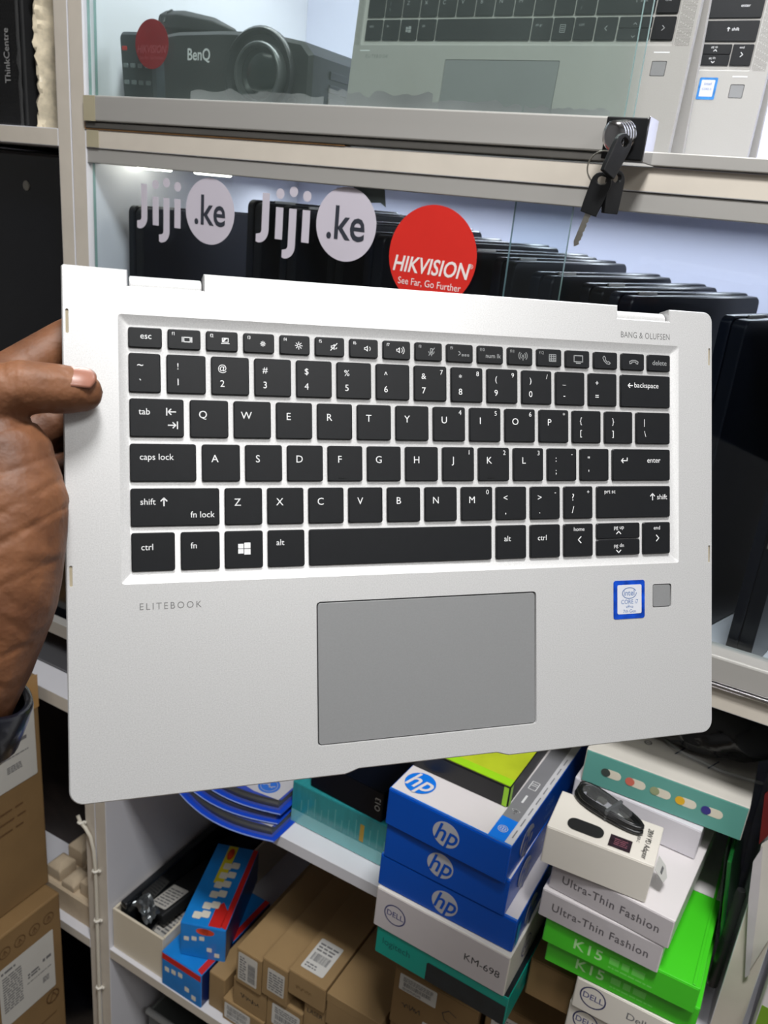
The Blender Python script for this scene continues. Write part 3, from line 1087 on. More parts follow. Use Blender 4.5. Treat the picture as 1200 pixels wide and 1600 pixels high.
# skin folds: over the thumb joint and across the ball of the thumb
FOLDS = [((-16.5, 178, 0), (-14.5, 158, 0), .55), ((-12.5, 178, 0), (-11.2, 160, 0), .4), ((-19.5, 178, 0), (-18, 160, 0), .4),
         ((-34, 112, 0), (4, 135, 0), .55), ((-30, 104, 0), (5, 124, 0), .75), ((-26, 132, 0), (0, 143, 0), .5), ((-30, 146, 0), (-6, 158, 0), .6),
         ((-34, 88, 0), (2, 104, 0), .35), ((-40, 60, 0), (-8, 72, 0), .4)]
NRM = [v.normal.copy() for v in me.vertices]
for v, vn in zip(me.vertices, NRM):
    x, y, z = v.co / MM
    if z < -4:
        continue
    d = 0.0
    for A, B, dep in FOLDS:
        ax, ay = A[0], A[1]
        bx, by = B[0] - ax, B[1] - ay
        t = ((x - ax) * bx + (y - ay) * by) / (bx * bx + by * by)
        if -0.1 < t < 1.1:
            nx = (x - ax - t * bx)
            ny = (y - ay - t * by)
            dist = math.hypot(nx, ny) + noise.noise((x * .12, y * .12, 3.0)) * 1.3
            w = 1.0 if 0.12 < t < .88 else .4
            d += dep * w * math.exp(-(dist / 1.0) ** 2)
    d -= 0.35 * noise.noise((x * .11, y * .11, z * .11))
    v.co -= vn * d * MM
me.polygons.foreach_set('use_smooth', [True] * len(me.polygons))
hm = link('hand', me, hand, HOFF)
# thumb nail: a curved plate over the top of the thumb tip
b = MB()
nu, nv = 10, 10
vs = []
for i in range(nu + 1):
    u = i / nu
    for j in range(nv + 1):
        w = (j / nv) * 2 - 1
        ph = math.radians(38) + w * math.radians(37)
        x = -1.6 + 13.6 * u
        x += (1 - w * w) * (2.4 if u > .5 else -1.2) * abs(u - .5) * 2 - (1.2 if u > .5 else 0) * abs(u - .5) * 2
        cy = 168.0 + (x * -.02)
        cz = 10.6 - (x - 3.5) * .16
        rr = 9.38 - max(0, (x - 6.5)) ** 2 * .030
        vs.append((x * MM, (cy + rr * math.sin(ph)) * MM, (cz + rr * math.cos(ph)) * MM))
fs = []
for i in range(nu):
    for j in range(nv):
        a = i * (nv + 1) + j
        fs.append((a, a + nv + 1, a + nv + 2, a + 1)[::-1])
b.add(vs, fs)
NAIL = mat('thumb nail', (138, 92, 76), 0.35, var=.1, scale=120, coat=.15, sss=.1)
nl = b.build('thumb_nail', NAIL, hand, smooth=60, mx=HOFF)
sd = nl.modifiers.new('s', 'SOLIDIFY')
sd.thickness = 0.0004
sd.offset = 0.6
# shiny dark cuff round the wrist
b = MB()
prof = []
CUFF = mat('shiny navy cuff', (12, 15, 24), 0.28, var=.3, scale=60, bump=.5, bscale=90, coat=.3)
axis = (Vector((-54, 10, -10)) - Vector((-34, 66, 0))).normalized()
c0 = Vector((-41.0, 52.5, -3.0))
n1 = axis.orthogonal().normalized()
n2 = axis.cross(n1)
rings = []
for (t, rr) in ((1.5, 26.5), (0, 27.6), (0, 29.4), (1.5, 30.2), (10, 30.2), (19, 29.6), (23, 27.5), (26, 21.0), (40, 16.0), (60, 14.0)):
    ring = []
    for k in range(36):
        a = 2 * math.pi * k / 36
        wob = 1 + .025 * noise.noise((math.cos(a) * 2, math.sin(a) * 2, t * .08))
        ring.append((c0 + axis * t + (n1 * math.cos(a) + n2 * math.sin(a)) * rr * wob) * MM)
    rings.append(ring)
vs = [v for rg in rings for v in rg]
fs = []
for i in range(len(rings) - 1):
    for k in range(36):
        k2 = (k + 1) % 36
        fs.append((i * 36 + k, i * 36 + k2, (i + 1) * 36 + k2, (i + 1) * 36 + k))
b.add(vs, fs)
b.build('sleeve_cuff', CUFF, hand, smooth=60, mx=HOFF)

# ------------------------------------------------------------------ cartons
KRAFT_FLAP = mat('kraft flap', (156, 128, 88), 0.75, var=0.09, scale=14, bump=0.12, bscale=240)


def carton(name, label, cat, x, y, z, w, d, h, yaw=0.0, mats=None, group=None, flap=None, bevel=0.0009):
    """folded card box, origin at its front left bottom corner; mats: dict face -> material with key 'all'"""
    mats = mats or {'all': KRAFT}
    t = thing(name, label, cat, (x, y, z), math.radians(yaw), group)
    ml = [mats['all']]
    idx = {}
    for k, m in mats.items():
        if k == 'all':
            continue
        if m not in ml:
            ml.append(m)
        idx[k] = ml.index(m)
    b = MB()
    b.box(0, w, 0, d, 0, h, idx if idx else 0)
    b.build('box_body', ml, t, bevel=bevel, seg=2)
    fm = flap or mats.get('front', mats['all'])
    b = MB()
    b.prism(rrect(.0012, w - .0012, .0010, h - .0014, .0006, 2), 0, .0006)
    b.build('front_flap', fm, t, mx=Matrix(((1, 0, 0, 0), (0, 0, -1, -.0001), (0, 1, 0, 0), (0, 0, 0, 1))))
    t['_dims'] = (w, d, h)
    return t


def on_face(t, face, name, m, pts=None, texts=(), e=0.0008, parent=None, strokes=(), th=.00012):
    """printed patch or lettering on a face of a carton"""
    w, d, h = t['_dims']
    b = MB()
    if pts:
        b.prism(pts, 0, th)
    for tx in texts:
        b.text(*tx[:4], 0.0, **(tx[4] if len(tx) > 4 else {}))
    for pl, wd in strokes:
        b.strokes(pl, wd)
    return b.build(name, m, parent or t, mx=face_mx((w, d, h), face, e) if parent is None else Matrix.Translation((0, 0, e)))


def barcode(b, x0, x1, y0, y1, rnd, vertical=False):
    p = x0 if not vertical else y0
    end = x1 if not vertical else y1
    while p < end:
        wd = rnd.choice((.0006, .0009, .0014))
        q = min(end, p + wd)
        if not vertical:
            b.add([(p, y0, 0), (q, y0, 0), (q, y1, 0), (p, y1, 0)], [(0, 1, 2, 3)])
        else:
            b.add([(x0, p, 0), (x1, p, 0), (x1, q, 0), (x0, q, 0)], [(0, 1, 2, 3)])
        p = q + rnd.choice((.0006, .0008, .0012))


def print_lines(b, x0, x1, y0, y1, n, rnd, fill=.5):
    st = (y1 - y0) / n
    for i in range(n):
        yy = y1 - (i + 1) * st
        x = x0
        while x < x1 - st * .4:
            l = min(x1 - x, st * rnd.uniform(.6, 2.4))
            b.add([(x, yy, 0), (x + l, yy, 0), (x + l, yy + st * fill, 0), (x, yy + st * fill, 0)], [(0, 1, 2, 3)])
            x += l + st * .3


def sticker(t, face, pts_or_rect, seed=1, kind='bar', paper=PAPER, rot=None, ink=INK_SOFT, name='label_sticker', e=.0008):
    """white paper label with printed lines and bars, as part > sub-part"""
    x0, x1, y0, y1 = pts_or_rect
    w, d, h = t['_dims']
    b = MB()
    b.prism(rrect(x0, x1, y0, y1, min(x1 - x0, y1 - y0) * .06, 2), 0, .00012)
    M = face_mx((w, d, h), face, e)
    if rot:
        cx, cy = (x0 + x1) / 2, (y0 + y1) / 2
        M = M @ Matrix.Translation((cx, cy, 0)) @ Matrix.Rotation(math.radians(rot), 4, 'Z') @ Matrix.Translation((-cx, -cy, 0))
    o = b.build(name, paper, t, mx=M)
    rnd = random.Random(seed)
    b = MB()
    sx, sy = x1 - x0, y1 - y0
    if kind == 'bar':
        print_lines(b, x0 + sx * .1, x1 - sx * .1, y0 + sy * .62, y1 - sy * .08, 3, rnd)
        barcode(b, x0 + sx * .12, x1 - sx * .15, y0 + sy * .30, y0 + sy * .55, rnd)
        print_lines(b, x0 + sx * .1, x1 - sx * .4, y0 + sy * .08, y0 + sy * .24, 2, rnd)
    elif kind == 'vbar':
        print_lines(b, x0 + sx * .08, x0 + sx * .42, y0 + sy * .08, y1 - sy * .08, 9, rnd)
        barcode(b, x0 + sx * .52, x1 - sx * .1, y0 + sy * .10, y1 - sy * .25, rnd, True)
    elif kind == 'lines':
        print_lines(b, x0 + sx * .08, x1 - sx * .08, y0 + sy * .1, y1 - sy * .1, 7, rnd)
    b.build('label_print', ink, o, mx=Matrix.Translation((0, 0, .0003)))
    return o


def scribble(t, face, x, y, s, seed, n=5, m=INK_BLACK, wdt=.0011):
    """marker-pen handwriting that cannot be read in the photograph"""
    rnd = random.Random(seed)
    pls = []
    for i in range(n):
        cx = x + i * s * .85
        pl = []
        for k in range(6):
            pl.append((cx + s * (.15 * k - .2 + rnd.uniform(-.12, .12)), y + s * .5 * math.sin(k * 1.9 + rnd.random()) * rnd.uniform(.5, 1)))
        pls.append(pl)
    return on_face(t, face, 'handwriting', m, strokes=[(pls, wdt)])


# ---- stack of blue boxes at the shelf edge (shelf top at z = -0.780)
def logo_disc(t, face, cx, cy, rx, ry, disc, ink, txt='hp', size=1.15, shear=.3):
    o = on_face(t, face, 'logo_disc', disc, ellipse(cx, cy, rx, ry, 36))
    b = MB()
    b.text(txt, ry * 2 * size, cx - rx * .04, cy + ry * .02, .0004, bold=.012, shear=shear, sx=rx / ry * .86)
    b.build('logo_letters', ink, o)
    return o


LOGO_GREY = mat('silver grey print', (176, 176, 182), 0.4, var=.02)
HPM = {'all': HP_BLUE, 'top': WHITE_CARD}
lg = carton('keyboard_box', 'teal box with dark panel at the bottom of the stack of blue boxes', 'box', -.2945, .638, -.7797, .157, .30, .0382, -1.5,
            {'all': TEAL_CARD, 'top': DARK_PRINT})
on_face(lg, 'front', 'dark_panel', DARK_PRINT, [(.064, 0.001), (.1558, .001), (.1558, .0265), (.066, .0265), (.064, .0245)])
on_face(lg, 'front', 'lettering', mat('dark teal ink', (0, 84, 84), .4), None, [('logitech', .0125, .026, .021, dict(sx=.9))])
on_face(lg, 'right', 'lettering', mat('dark teal ink', (0, 84, 84), .4), None, [('logitech', .009, .05, .02)])
dl = carton('keyboard_box', 'white card box with a round blue logo, between teal and blue boxes', 'box', -.299, .636, -.7413, .156, .30, .0525, -1.2,
            {'all': IVORY_CARD}, flap=mat('greyish white card', (198, 192, 194), .35, var=.02))


def dell_logo(t, face, cx, cy, r, ink, txt='DELL'):
    o = on_face(t, face, 'logo_ring', ink, None, strokes=[(circ(cx, cy, r, 28), r * .12)])
    b = MB()
    b.text(txt, r * .82, cx, cy, 0, bold=.01, sx=.92)
    b.build('logo_letters', ink, o)


DELL_BLUE = mat('slate blue ink', (74, 78, 128), .5)
dell_logo(dl, 'front', .025, .027, .0125, DELL_BLUE)
dell_logo(dl, 'right', .05, .026, .012, DELL_BLUE)
on_face(dl, 'front', 'lettering', INK_BLACK, None, [('KM-698', .0125, .128, .024)])
on_face(dl, 'right', 'lettering', INK_SOFT, None, [('KM-698', .010, .12, .03)])
hp = []
for (x, y, z, w, h, yaw, lab) in ((-.301, .640, -.6885, .156, .0400, -.4, 'lowest of three blue boxes with grey oval logo, resting on a white box'),
                                  (-.298, .6395, -.6482, .139, .0440, -.8, 'middle one of three stacked blue boxes with grey oval logo'),
                                  (-.299, .6365, -.6039, .137, .0440, -2.2, 'topmost of three blue boxes, white lid with a blue oval logo')):
    t = carton('keyboard_box', lab, 'box', x, y, z, w, .38, h, yaw, HPM, 'blue keyboard boxes in the shelf stack')
    logo_disc(t, 'front', .0695 if 'top' in lab else (.0655 if w < .15 else .0790), h * (.52 if w < .15 else .47), .0148, .0148, LOGO_GREY, HP_BLUE, size=1.0)
    logo_disc(t, 'right', .045, h * .5, .0175, .0165, LOGO_GREY, HP_BLUE)
    on_face(t, 'right', 'lettering', mat('pale blue ink', (120, 160, 220), .4), None, [('CS10', .011, .105, h * .62, {}), ('Wireless', .009, .11, h * .30, {})])
    on_face(t, 'top', 'edge_band', HP_BLUE2, [(.0008, .0006), (w - .0008, .0006), (w - .0008, .0022), (.0008, .0022)])
    on_face(t, 'right', 'edge_band', mat('cyan print', (24, 150, 196), .4), [(.004, .004), (.012, .004), (.012, h * .8), (.004, h * .8)]) if w > .15 else None
    hp.append(t)
t = hp[2]
w = .137
GREY_PRINT = mat('mid grey print', (122, 122, 126), .35, var=.04)
logo_disc(t, 'top', .022, .0265, .0165, .0165, HP_BLUE2, WHITE_CARD, size=1.0)
on_face(t, 'top', 'blue_square', HP_BLUE2, [(.111, .0025), (.1285, .0025), (.1285, .036), (.111, .036)])
on_face(t, 'top', 'grey_strip', GREY_PRINT, [(.111, .036), (.1285, .036), (.1285, .375), (.111, .375)])
on_face(t, 'top', 'pale_strip', mat('pale grey print', (192, 192, 196), .35), [(.1285, .0025), (.1365, .0025), (.1365, .375), (.1285, .375)])
wic = circ(.1198, .018, .0048, 16) + circ(.1198, .018, .0030, 12) + [[(.1168, .018), (.1228, .018)], [(.1198, .015), (.1198, .021)]]
on_face(t, 'top', 'icon', LEGEND, None, strokes=[(wic, .0006)], e=.0012)
wif = circ(.1198, .046, .0012, 8) + circ(.1198, .046, .0035, 8, 45, 135) + circ(.1198, .046, .0058, 8, 45, 135)
on_face(t, 'top', 'icon', LEGEND, None, strokes=[(wif, .0009), ([[(.1198, .066), (.1198, .078)]], .0022), (rect(.1198, .098, .008, .014) + [[(.117, .098), (.1225, .098)], [(.117, .101), (.1225, .101)]], .0009)], e=.0012)
b_ = [[(.1325, .012 + i * .02), (.1325, .012 + i * .02 + .012)] for i in range(8)]
on_face(t, 'top', 'fine_print', GREY_PRINT, None, strokes=[(b_, .0012)], e=.0012)
# lime and black box lying on the top blue box
t = carton('lime_box', 'black and lime green box lying on top of the blue boxes', 'box', -.345, .686, -.5598, .158, .15, .0245, -1.5,
           {'all': BLACK, 'top': LIME_TOP}, flap=BLACK)
on_face(t, 'top', 'lime_border', LIME_CARD, [(.001, .0008), (.1575, .0008), (.1575, .012), (.001, .012)])
on_face(t, 'front', 'lime_border', LIME_CARD, [(.1520, .0012), (.1572, .0012), (.1572, .0238), (.1520, .0238)])
on_face(t, 'right', 'lime_border', LIME_CARD, [(.0003, .0005), (.007, .0005), (.007, .024), (.0003, .024)])
b = MB()
b.prism([(.05 + .02 * math.cos(a * .5) * (1 + .4 * math.sin(a * 2.3)), .06 + .012 * math.sin(a * .5) * (1 + .3 * math.cos(a * 3.1))) for a in range(0, 12)], 0, .00012)
b.build('printed_picture', DARK_PRINT, t, mx=face_mx((.158, .15, .0245), 'top', .0009))

# teal plastic box and black boxes behind, left of the stack
TEALP = mat('teal translucent box', (44, 138, 142), 0.18, var=.10, scale=30, stretch=(6, 1, .4), coat=.5)
TEALP2 = mat('pale teal plastic', (120, 186, 188), 0.15, var=.08, scale=20, coat=.5)
t = carton('plastic_box', 'glossy teal box standing on the shelf between blister packs and blue boxes', 'box', -.492, .752, -.7799, .150, .16, .064, -.6,
           {'all': TEALP}, flap=TEALP)
on_face(t, 'front', 'lower_panel', TEALP2, [(.001, .0012), (.149, .0012), (.149, .021), (.001, .021)])
on_face(t, 'front', 'yellow_bar', mat('ochre print', (176, 140, 40), .4), [(.106, .023), (.112, .023), (.112, .049), (.106, .049)])
on_face(t, 'front', 'print_streaks', mat('teal streak print', (88, 160, 160), .3), None,
        strokes=[([[(.016 + i * .0105, .024), (.016 + i * .0105, .040 + .012 * ((i * 7) % 3) / 2)] for i in range(13) if i != 9], .0014)])
t = carton('black_box', 'dark navy box with pale lettering on the teal box', 'box', -.468, .757, -.7155, .110, .14, .044, -3,
           {'all': NAVY}, flap=NAVY)
on_face(t, 'front', 'lettering', PAPER2, None, [('O13', .011, .103, .024, dict(rot=math.pi / 2, bold=.01))])
t = carton('black_box', 'small matt black box lying beside the navy box', 'box', -.352, .762, -.7155, .046, .14, .030, 2, {'all': BLACK_MATT}, flap=BLACK_MATT)

# ---- blister cards
BLUE_GLOSS = mat('glossy blue card', (20, 66, 186), .25, var=.05, coat=.3)


def blister(z, x, y, yaw, lab, logo=False):
    t = thing('blister_pack', lab, 'blister pack', (x, y, z), math.radians(yaw), 'blue blister packs on the shelf')
    t['_dims'] = (.17, .15, .0)
    front = [(.17 * i / 14, .014 - .026 * math.sin(math.pi * (.10 + .80 * i / 14))) for i in range(15)]
    outl = front + [(.17, .15), (0, .15)]
    b = MB()
    b.prism(outl, 0, .0012)
    b.build('backing_card', [BLUE_GLOSS], t)
    edge = [(p[0], p[1] - .0002, 0.0018) for p in front]
    b = MB()
    b.tube(edge, .0007, 5)
    b.build('pale_edge', mat('pale blue piping', (140, 160, 214), .4), t)
    ins = [(.010 + .150 * i / 12, .0215 - .023 * math.sin(math.pi * (.1 + .8 * i / 12))) for i in range(13)]
    b = MB()
    b.prism(ins + [(.158, .14), (.012, .14)], .0013, .009, ch=.002)
    b.build('black_insert', BLACK, t)
    ins2 = [(p[0], p[1] + .0065) for p in ins]
    b = MB()
    b.prism(ins2 + [(.158, .138), (.012, .138)], .0091, .0100)
    c = b.build('printed_card', BLUE_GLOSS, t)
    b = MB()
    b.prism([(.085, .016), (.12, .013), (.157, .018), (.158, .137), (.03, .137), (.05, .04)], .0101, .0103)
    b.build('white_panel', WHITE_CARD, c)
    b = MB()
    b.prism([(p[0] + (-.004 if p[0] < .08 else .004), p[1] - .003) for p in ins] + [(.162, .144), (.008, .144)], .0014, .0118, ch=.003)
    b.build('clear_blister', FILM, t, smooth=30)
    if logo:
        b = MB()
        b.prism(ellipse(.130, .033, .0150, .0150, 28), .0104, .0106)
        o = b.build('logo_disc', HP_BLUE2, c)
        b = MB()
        b.strokes(circ(.130, .033, .0115, 24), .0007, .0108)
        b.strokes([[(.122, .030), (.128, .037), (.132, .030), (.138, .036)], [(.123, .035), (.136, .031)]], .0012, .0108)
        b.build('logo_mark', WHITE_CARD, c)
    return t


blister(-.7798, -.655, .702, -1, 'bottom one of three blue blister packs overhanging the shelf')
blister(-.7676, -.662, .712, 1.5, 'middle one of three blue blister packs')
blister(-.7554, -.662, .724, -1, 'top blue blister pack with a round blue logo on white', True)

# ---- right hand stack
for z, lab in ((-.7797, 'lower of two white boxes with a round blue logo under the green boxes'), (-.7412, 'upper of two white boxes with a round blue logo under the green boxes')):
    t = carton('adapter_box', lab, 'box', -.084 if z < -.76 else -.082, .668 if z < -.76 else .664, z, .112, .20, .0385, 0, {'all': IVORY_CARD}, 'white logo boxes under the green boxes')
    dell_logo(t, 'front', .019, .022, .0125, DELL_BLUE)
    on_face(t, 'front', 'lettering', INK_SOFT, None, [('Dell', .012, .062, .022, dict(bold=.004))])
GREEN_INK = mat('pale green print', (176, 226, 160), .4)
for z, x, y, yaw, lab in ((-.7023, -.117, .664, 1.0, 'lower of two bright green boxes'), (-.6716, -.122, .656, .5, 'upper of two bright green boxes, with white boxes on it')):
    t = carton('green_box', lab, 'box', x, y, z, .147, .24, .0303, yaw, {'all': GREEN_CARD}, 'bright green boxes')
    on_face(t, 'top', 'white_band', WHITE_CARD, [(.001, .122), (.146, .122), (.146, .239), (.001, .239)])
    b = MB()
    b.box(.1395, .1425, 0.001, .239, .0303, .0318)
    b.build('lid_lip', GREEN_CARD, t, bevel=.0006)
    on_face(t, 'front', 'lettering', GREEN_INK, None, [('K15', .017, .045, .014, dict(bold=.014, space=1.1))])
    rr = random.Random(4)
    b = MB()
    print_lines(b, .066, .104, .011, .020, 1, rr, .9)
    print_lines(b, .066, .108, .006, .009, 1, rr, .6)
    b.build('fine_print', mat('mid green print', (110, 210, 90), .4), t, mx=face_mx((.147, .24, .0303), 'front', .0008))
for z, x, y, yaw, lab in ((-.6395, -.130, .652, -1.0, 'lower of two flat white boxes on the green boxes'), (-.6067, -.1265, .657, -4.0, 'upper of two flat white boxes with grey lettering')):
    t = carton('mouse_box', lab, 'box', x, y, z, .117, .165, .0325, yaw, {'all': WHITE_CARD}, 'flat white boxes with grey lettering', flap=mat('pale grey card', (186, 181, 184), .35))
    on_face(t, 'front', 'lettering', mat('grey block ink', (98, 94, 98), .5), None, [('Ultra-Thin Fashion', .0128, .059, .016, dict(bold=.014, sx=.86, space=1.12))])
# charger box with a cable lying on it
ch = carton('adapter_box', 'ivory charger box with a black rounded window', 'box', -.137, .647, -.5737, .099, .058, .0425, 4.0, {'all': IVORY_CARD})
on_face(ch, 'top', 'black_window', mat('felt black', (16, 17, 18), .7, bump=.1, bscale=2000), rrect(.016, .050, .007, .024, .0075, 5))
sq = on_face(ch, 'top', 'dark_sticker', mat('dark maroon foil', (44, 32, 40), .3, var=.5, scale=200), [(.056, .004), (.0760, .004), (.0760, .0205), (.056, .0205)])
b = MB()
print_lines(b, .0605, .0725, .008, .018, 4, random.Random(2), .3)
b.build('sticker_print', mat('dull rose ink', (150, 90, 104), .5), sq, mx=Matrix.Translation((0, 0, .0003)))
on_face(ch, 'top', 'lettering', INK_BLACK, None, [('28W PD Adapter', .0072, .0885, .0255, dict(rot=-math.pi / 2, sx=.86)), ('USB-C', .0040, .0800, .028, dict(rot=-math.pi / 2))])
on_face(ch, 'top', 'fine_print', INK_BLACK, None, [('xxxx', .0028, .006, .026, dict(rot=math.pi / 2))]) if False else None
b = MB()
b.prism([(0, 0), (.016, .002), (.020, .014), (.014, .024), (.002, .022)], 0, .0004)
o = b.build('paper_flap', PAPER, ch, mx=Matrix.Translation((.0995, .012, .030)) @ Matrix.Rotation(math.radians(52), 4, 'Y'))
b = MB()
b.add([(.008, .006, .0007), (.011, .0065, .0007), (.012, .017, .0007), (.009, .017, .0007)], [(0, 1, 2, 3)])
b.build('flap_print', INK_SOFT, o)
# black coiled usb cable
cbl = thing('usb_cable', 'black coiled cable with metal plug lying on the charger box', 'cable', (-.096, .700, -.5310), math.radians(-20))
rnd = random.Random(5)
pts = []
for k in range(7 * 26 + 1):
    a = 2 * math.pi * k / 26
    lp = k / 26
    rx = .0360 - .0012 * abs(lp - 3.5) + .0012 * math.sin(lp * 2.2)
    ry = .0130 - .0009 * ((lp * 1.7) % 3)
    pts.append((rx * math.cos(a) * (1 + .1 * math.cos(a)), ry * math.sin(a) * (1 - .25 * math.cos(a)), .003 + .0020 * (lp % 3.5) + .0006 * math.sin(3 * a)))
b = MB()
b.tube(pts, .0021, 7)
b.build('coil', BLACK, cbl, smooth=60)
b = MB()
b.prism(rrect(-.022, -.010, -.004, .004, .001), .0065, .0110, ch=.001)
b.build('plug_body', BLACK, cbl, bevel=.0005)
b = MB()
b.box(-.0105, -.0015, -.0030, .0030, .0072, .0105)
b.build('plug_shell', STEEL, cbl, bevel=.0004)
b = MB()
b.prism(rrect(-.027, .026, -.0095, .0085, .008, 4), .0118, .0122)
b.build('plastic_sleeve', FILM, cbl)
b = MB()
b.box(.006, .0095, -.0135, .0125, .001, .0128)
b.build('twist_tie', mat('grey tie', (80, 82, 84), .4), cbl, bevel=.001)
# white box behind the charger, the teal box with dots on it, wrapped bundle
t = carton('white_box', 'long white box behind the charger box', 'box', -.139, .745, -.5737, .129, .21, .0345, -2.5, {'all': mat('cool white card', (205, 202, 208), .35, var=.02)})
on_face(t, 'top', 'lettering', INK_SOFT, None, [('P-', .014, .024, .030, dict(rot=math.radians(10)))])
DOT_TEAL = mat('dusty teal card', (94, 158, 148), .4, var=.05, scale=20)
DOT_WHITE = mat('off white card', (198, 194, 186), .45, var=.04, scale=20)
t = carton('dotted_box', 'flat box with teal front and a row of coloured dots', 'box', -.133, .7435, -.5388, .157, .19, .0385, 1.5, {'all': DOT_WHITE, 'front': DOT_TEAL}, flap=DOT_TEAL)
PILL = mat('cream pill print', (222, 214, 196), .45)
for i, c_ in enumerate(((62, 70, 66), (206, 108, 92), (150, 158, 120), (226, 176, 36), (52, 48, 128))):
    cx = .022 + i * .0245
    o = on_face(t, 'front', 'pill_mark', PILL, rrect(cx, cx + .0165, .0150, .0245, .0046, 5))
    b = MB()
    b.prism(ellipse(cx + .001, .0198, .0046, .0046, 20), 0, .00012)
    b.build('colour_dot', mat('dot %d' % i, c_, .45), o, mx=Matrix.Translation((0, 0, .0003)))
on_face(t, 'top', 'pen_marks', mat('blue black ink', (38, 42, 70), .5), None, strokes=[([[(.080, .045), (.088, .064)], [(.113, .040), (.121, .058)]], .0012)])
on_face(t, 'top', 'fine_print', INK_SOFT, None, strokes=[(circ(.052, .048, .0035, 10) + [[(.050, .048), (.054, .048)], [(.040, .055), (.046, .056)]], .0009)])
# black film wrapped bundle
t = tag(thing('wrapped_bundle', 'black bundle in crinkled film lying on the dotted box', 'bundle', (.0, .835, -.5003)), 'black bundle in crinkled film lying on the dotted box', 'bundle')
b = MB()
N, K = 22, 26
vs = []
for i in range(N + 1):
    u = i / N
    for k in range(K):
        a = 2 * math.pi * k / K
        rr = .036 * (math.sin(math.pi * min(1, max(0.02, u * .96 + .02))) ** .45)
        crk = 1 + .10 * noise.noise((u * 9, math.cos(a) * 3, math.sin(a) * 3)) + .07 * abs(noise.noise((u * 24, math.cos(a) * 7, math.sin(a) * 7)))
        vs.append((-.118 + .156 * u, -.01 + 1.15 * rr * math.cos(a) * crk, max(0, .031 + rr * .85 * math.sin(a) * crk)))
fs = [(i * K + k, i * K + (k + 1) % K, (i + 1) * K + (k + 1) % K, (i + 1) * K + k) for i in range(N) for k in range(K)]
fs += [tuple(range(K))[::-1], tuple(N * K + k for k in range(K))]
b.add(vs, fs)
b.build('wrapped_body', mat('crinkled black film', (14, 15, 18), .16, var=.4, scale=80, bump=.8, bscale=70), t, smooth=25)
b = MB()
b.tube([(-.07, -.03, .004), (-.05, -.045, .006), (-.01, -.05, .004), (.03, -.047, .005)], .0016, 6)
b.build('film_fold', FILM, t, smooth=60)

# brown box between the two stacks
t = carton('brown_box', 'small plain brown box wedged between the two stacks', 'box', -.1335, .684, -.7797, .0485, .16, .050, 0, {'all': KRAFT_DARK})
# green film packet wedged between the boxes and the post, pen, and a white card on the post
t = thing('green_packet', 'flat dark green packet in clear film wedged beside the right post', 'packet', mx=Matrix.Translation((.0385, .735, -.690)) @ Matrix.Rotation(math.radians(-8), 4, 'Y'))
b = MB()
b.box(-.002, .002, 0, .13, .012, .135)
b.build('packet_body', mat('dark green film pack', (18, 92, 36), .18, var=.45, scale=18, bump=.4, bscale=40, coat=.5), t, bevel=.0015)
b = MB()
vs, fs = [], []
for i in range(13):
    for j in range(9):
        u, v_ = i / 12, j / 8
        vs.append((-.0042 - .0015 * noise.noise((u * 6, v_ * 7, 1)), -.006 + .142 * u, .002 + .140 * v_))
for i in range(12):
    for j in range(8):
        a = i * 9 + j
        fs.append((a, a + 9, a + 10, a + 1))
b.add(vs, fs)
b.build('clear_sleeve', FILM, t, smooth=60)
t = thing('marker_pen', 'black marker pen stuck upright between the green boxes and the post', 'pen', (.0362, .7305, -.700))
b = MB()
b.lathe([(.0045, 0), (.0052, .001), (.0052, .060), (.0048, .062)], 16)
b.build('pen_cap', BLACK, t, smooth=40)
b = MB()
b.lathe([(.0044, .0622), (.0048, .064), (.0048, .118), (.0038, .122)], 16)
b.build('pen_barrel', BLACK_MATT, t, smooth=40)


def px_plate(name, m, pxs, Y, th, parent):
    q = [onY(x, y, Y) for x, y in pxs]
    b = MB()
    b.prism([(p.x, p.z) for p in q], 0, th)
    return b.build(name, m, parent, mx=parent.matrix_basis.inverted() @ Matrix(((1, 0, 0, 0), (0, 0, -1, Y), (0, 1, 0, 0), (0, 0, 0, 1))))


t = thing('card_packet', 'folded white card packet with a dark red panel fixed to the right post', 'packet', (.06, .719, -.66))
px_plate('folded_card', DOT_WHITE, [(1164, 1526), (1218, 1440), (1236, 1290), (1190, 1318), (1172, 1400)], .7185, .0015, t)
px_plate('card_fold', mat('pale grey card', (186, 181, 184), .35), [(1164, 1526), (1171, 1522), (1186, 1400), (1192, 1322), (1177, 1345), (1170, 1400)], .7165, .0015, t)
px_plate('red_panel', mat('dark red print', (96, 22, 24), .35, var=.2), [(1186, 1318), (1205, 1300), (1212, 1225), (1195, 1240)], .7185, .0012, t)
# box at the end of the neighbouring bay
t = carton('green_white_box', 'white and olive green box beyond the right post', 'box', .0735, .662, -.7797, .10, .18, .182, -4, {'all': WHITE_CARD})
on_face(t, 'front', 'olive_panel', mat('olive green print', (110, 150, 36), .35), [(.001, .001), (.099, .001), (.099, .150), (.001, .150)])
on_face(t, 'front', 'outline_mark', LEGEND, None, strokes=[(rect(.018, .128, .012, .014), .0012), ([[(.008, .112), (.026, .112)]], .001)], e=.0011)

# ------------------------------------------------------------------ lower shelf: cartons of batteries
CF = .731
G = 'brown cartons on the lower shelf'


def kcarton(label, x0, x1, z0, z1, y=CF, d=.30, mm=KRAFT, yaw=0):
    return carton('brown_carton', label, 'carton', x0, y, z0, x1 - x0, d, z1 - z0, yaw, {'all': mm}, G)


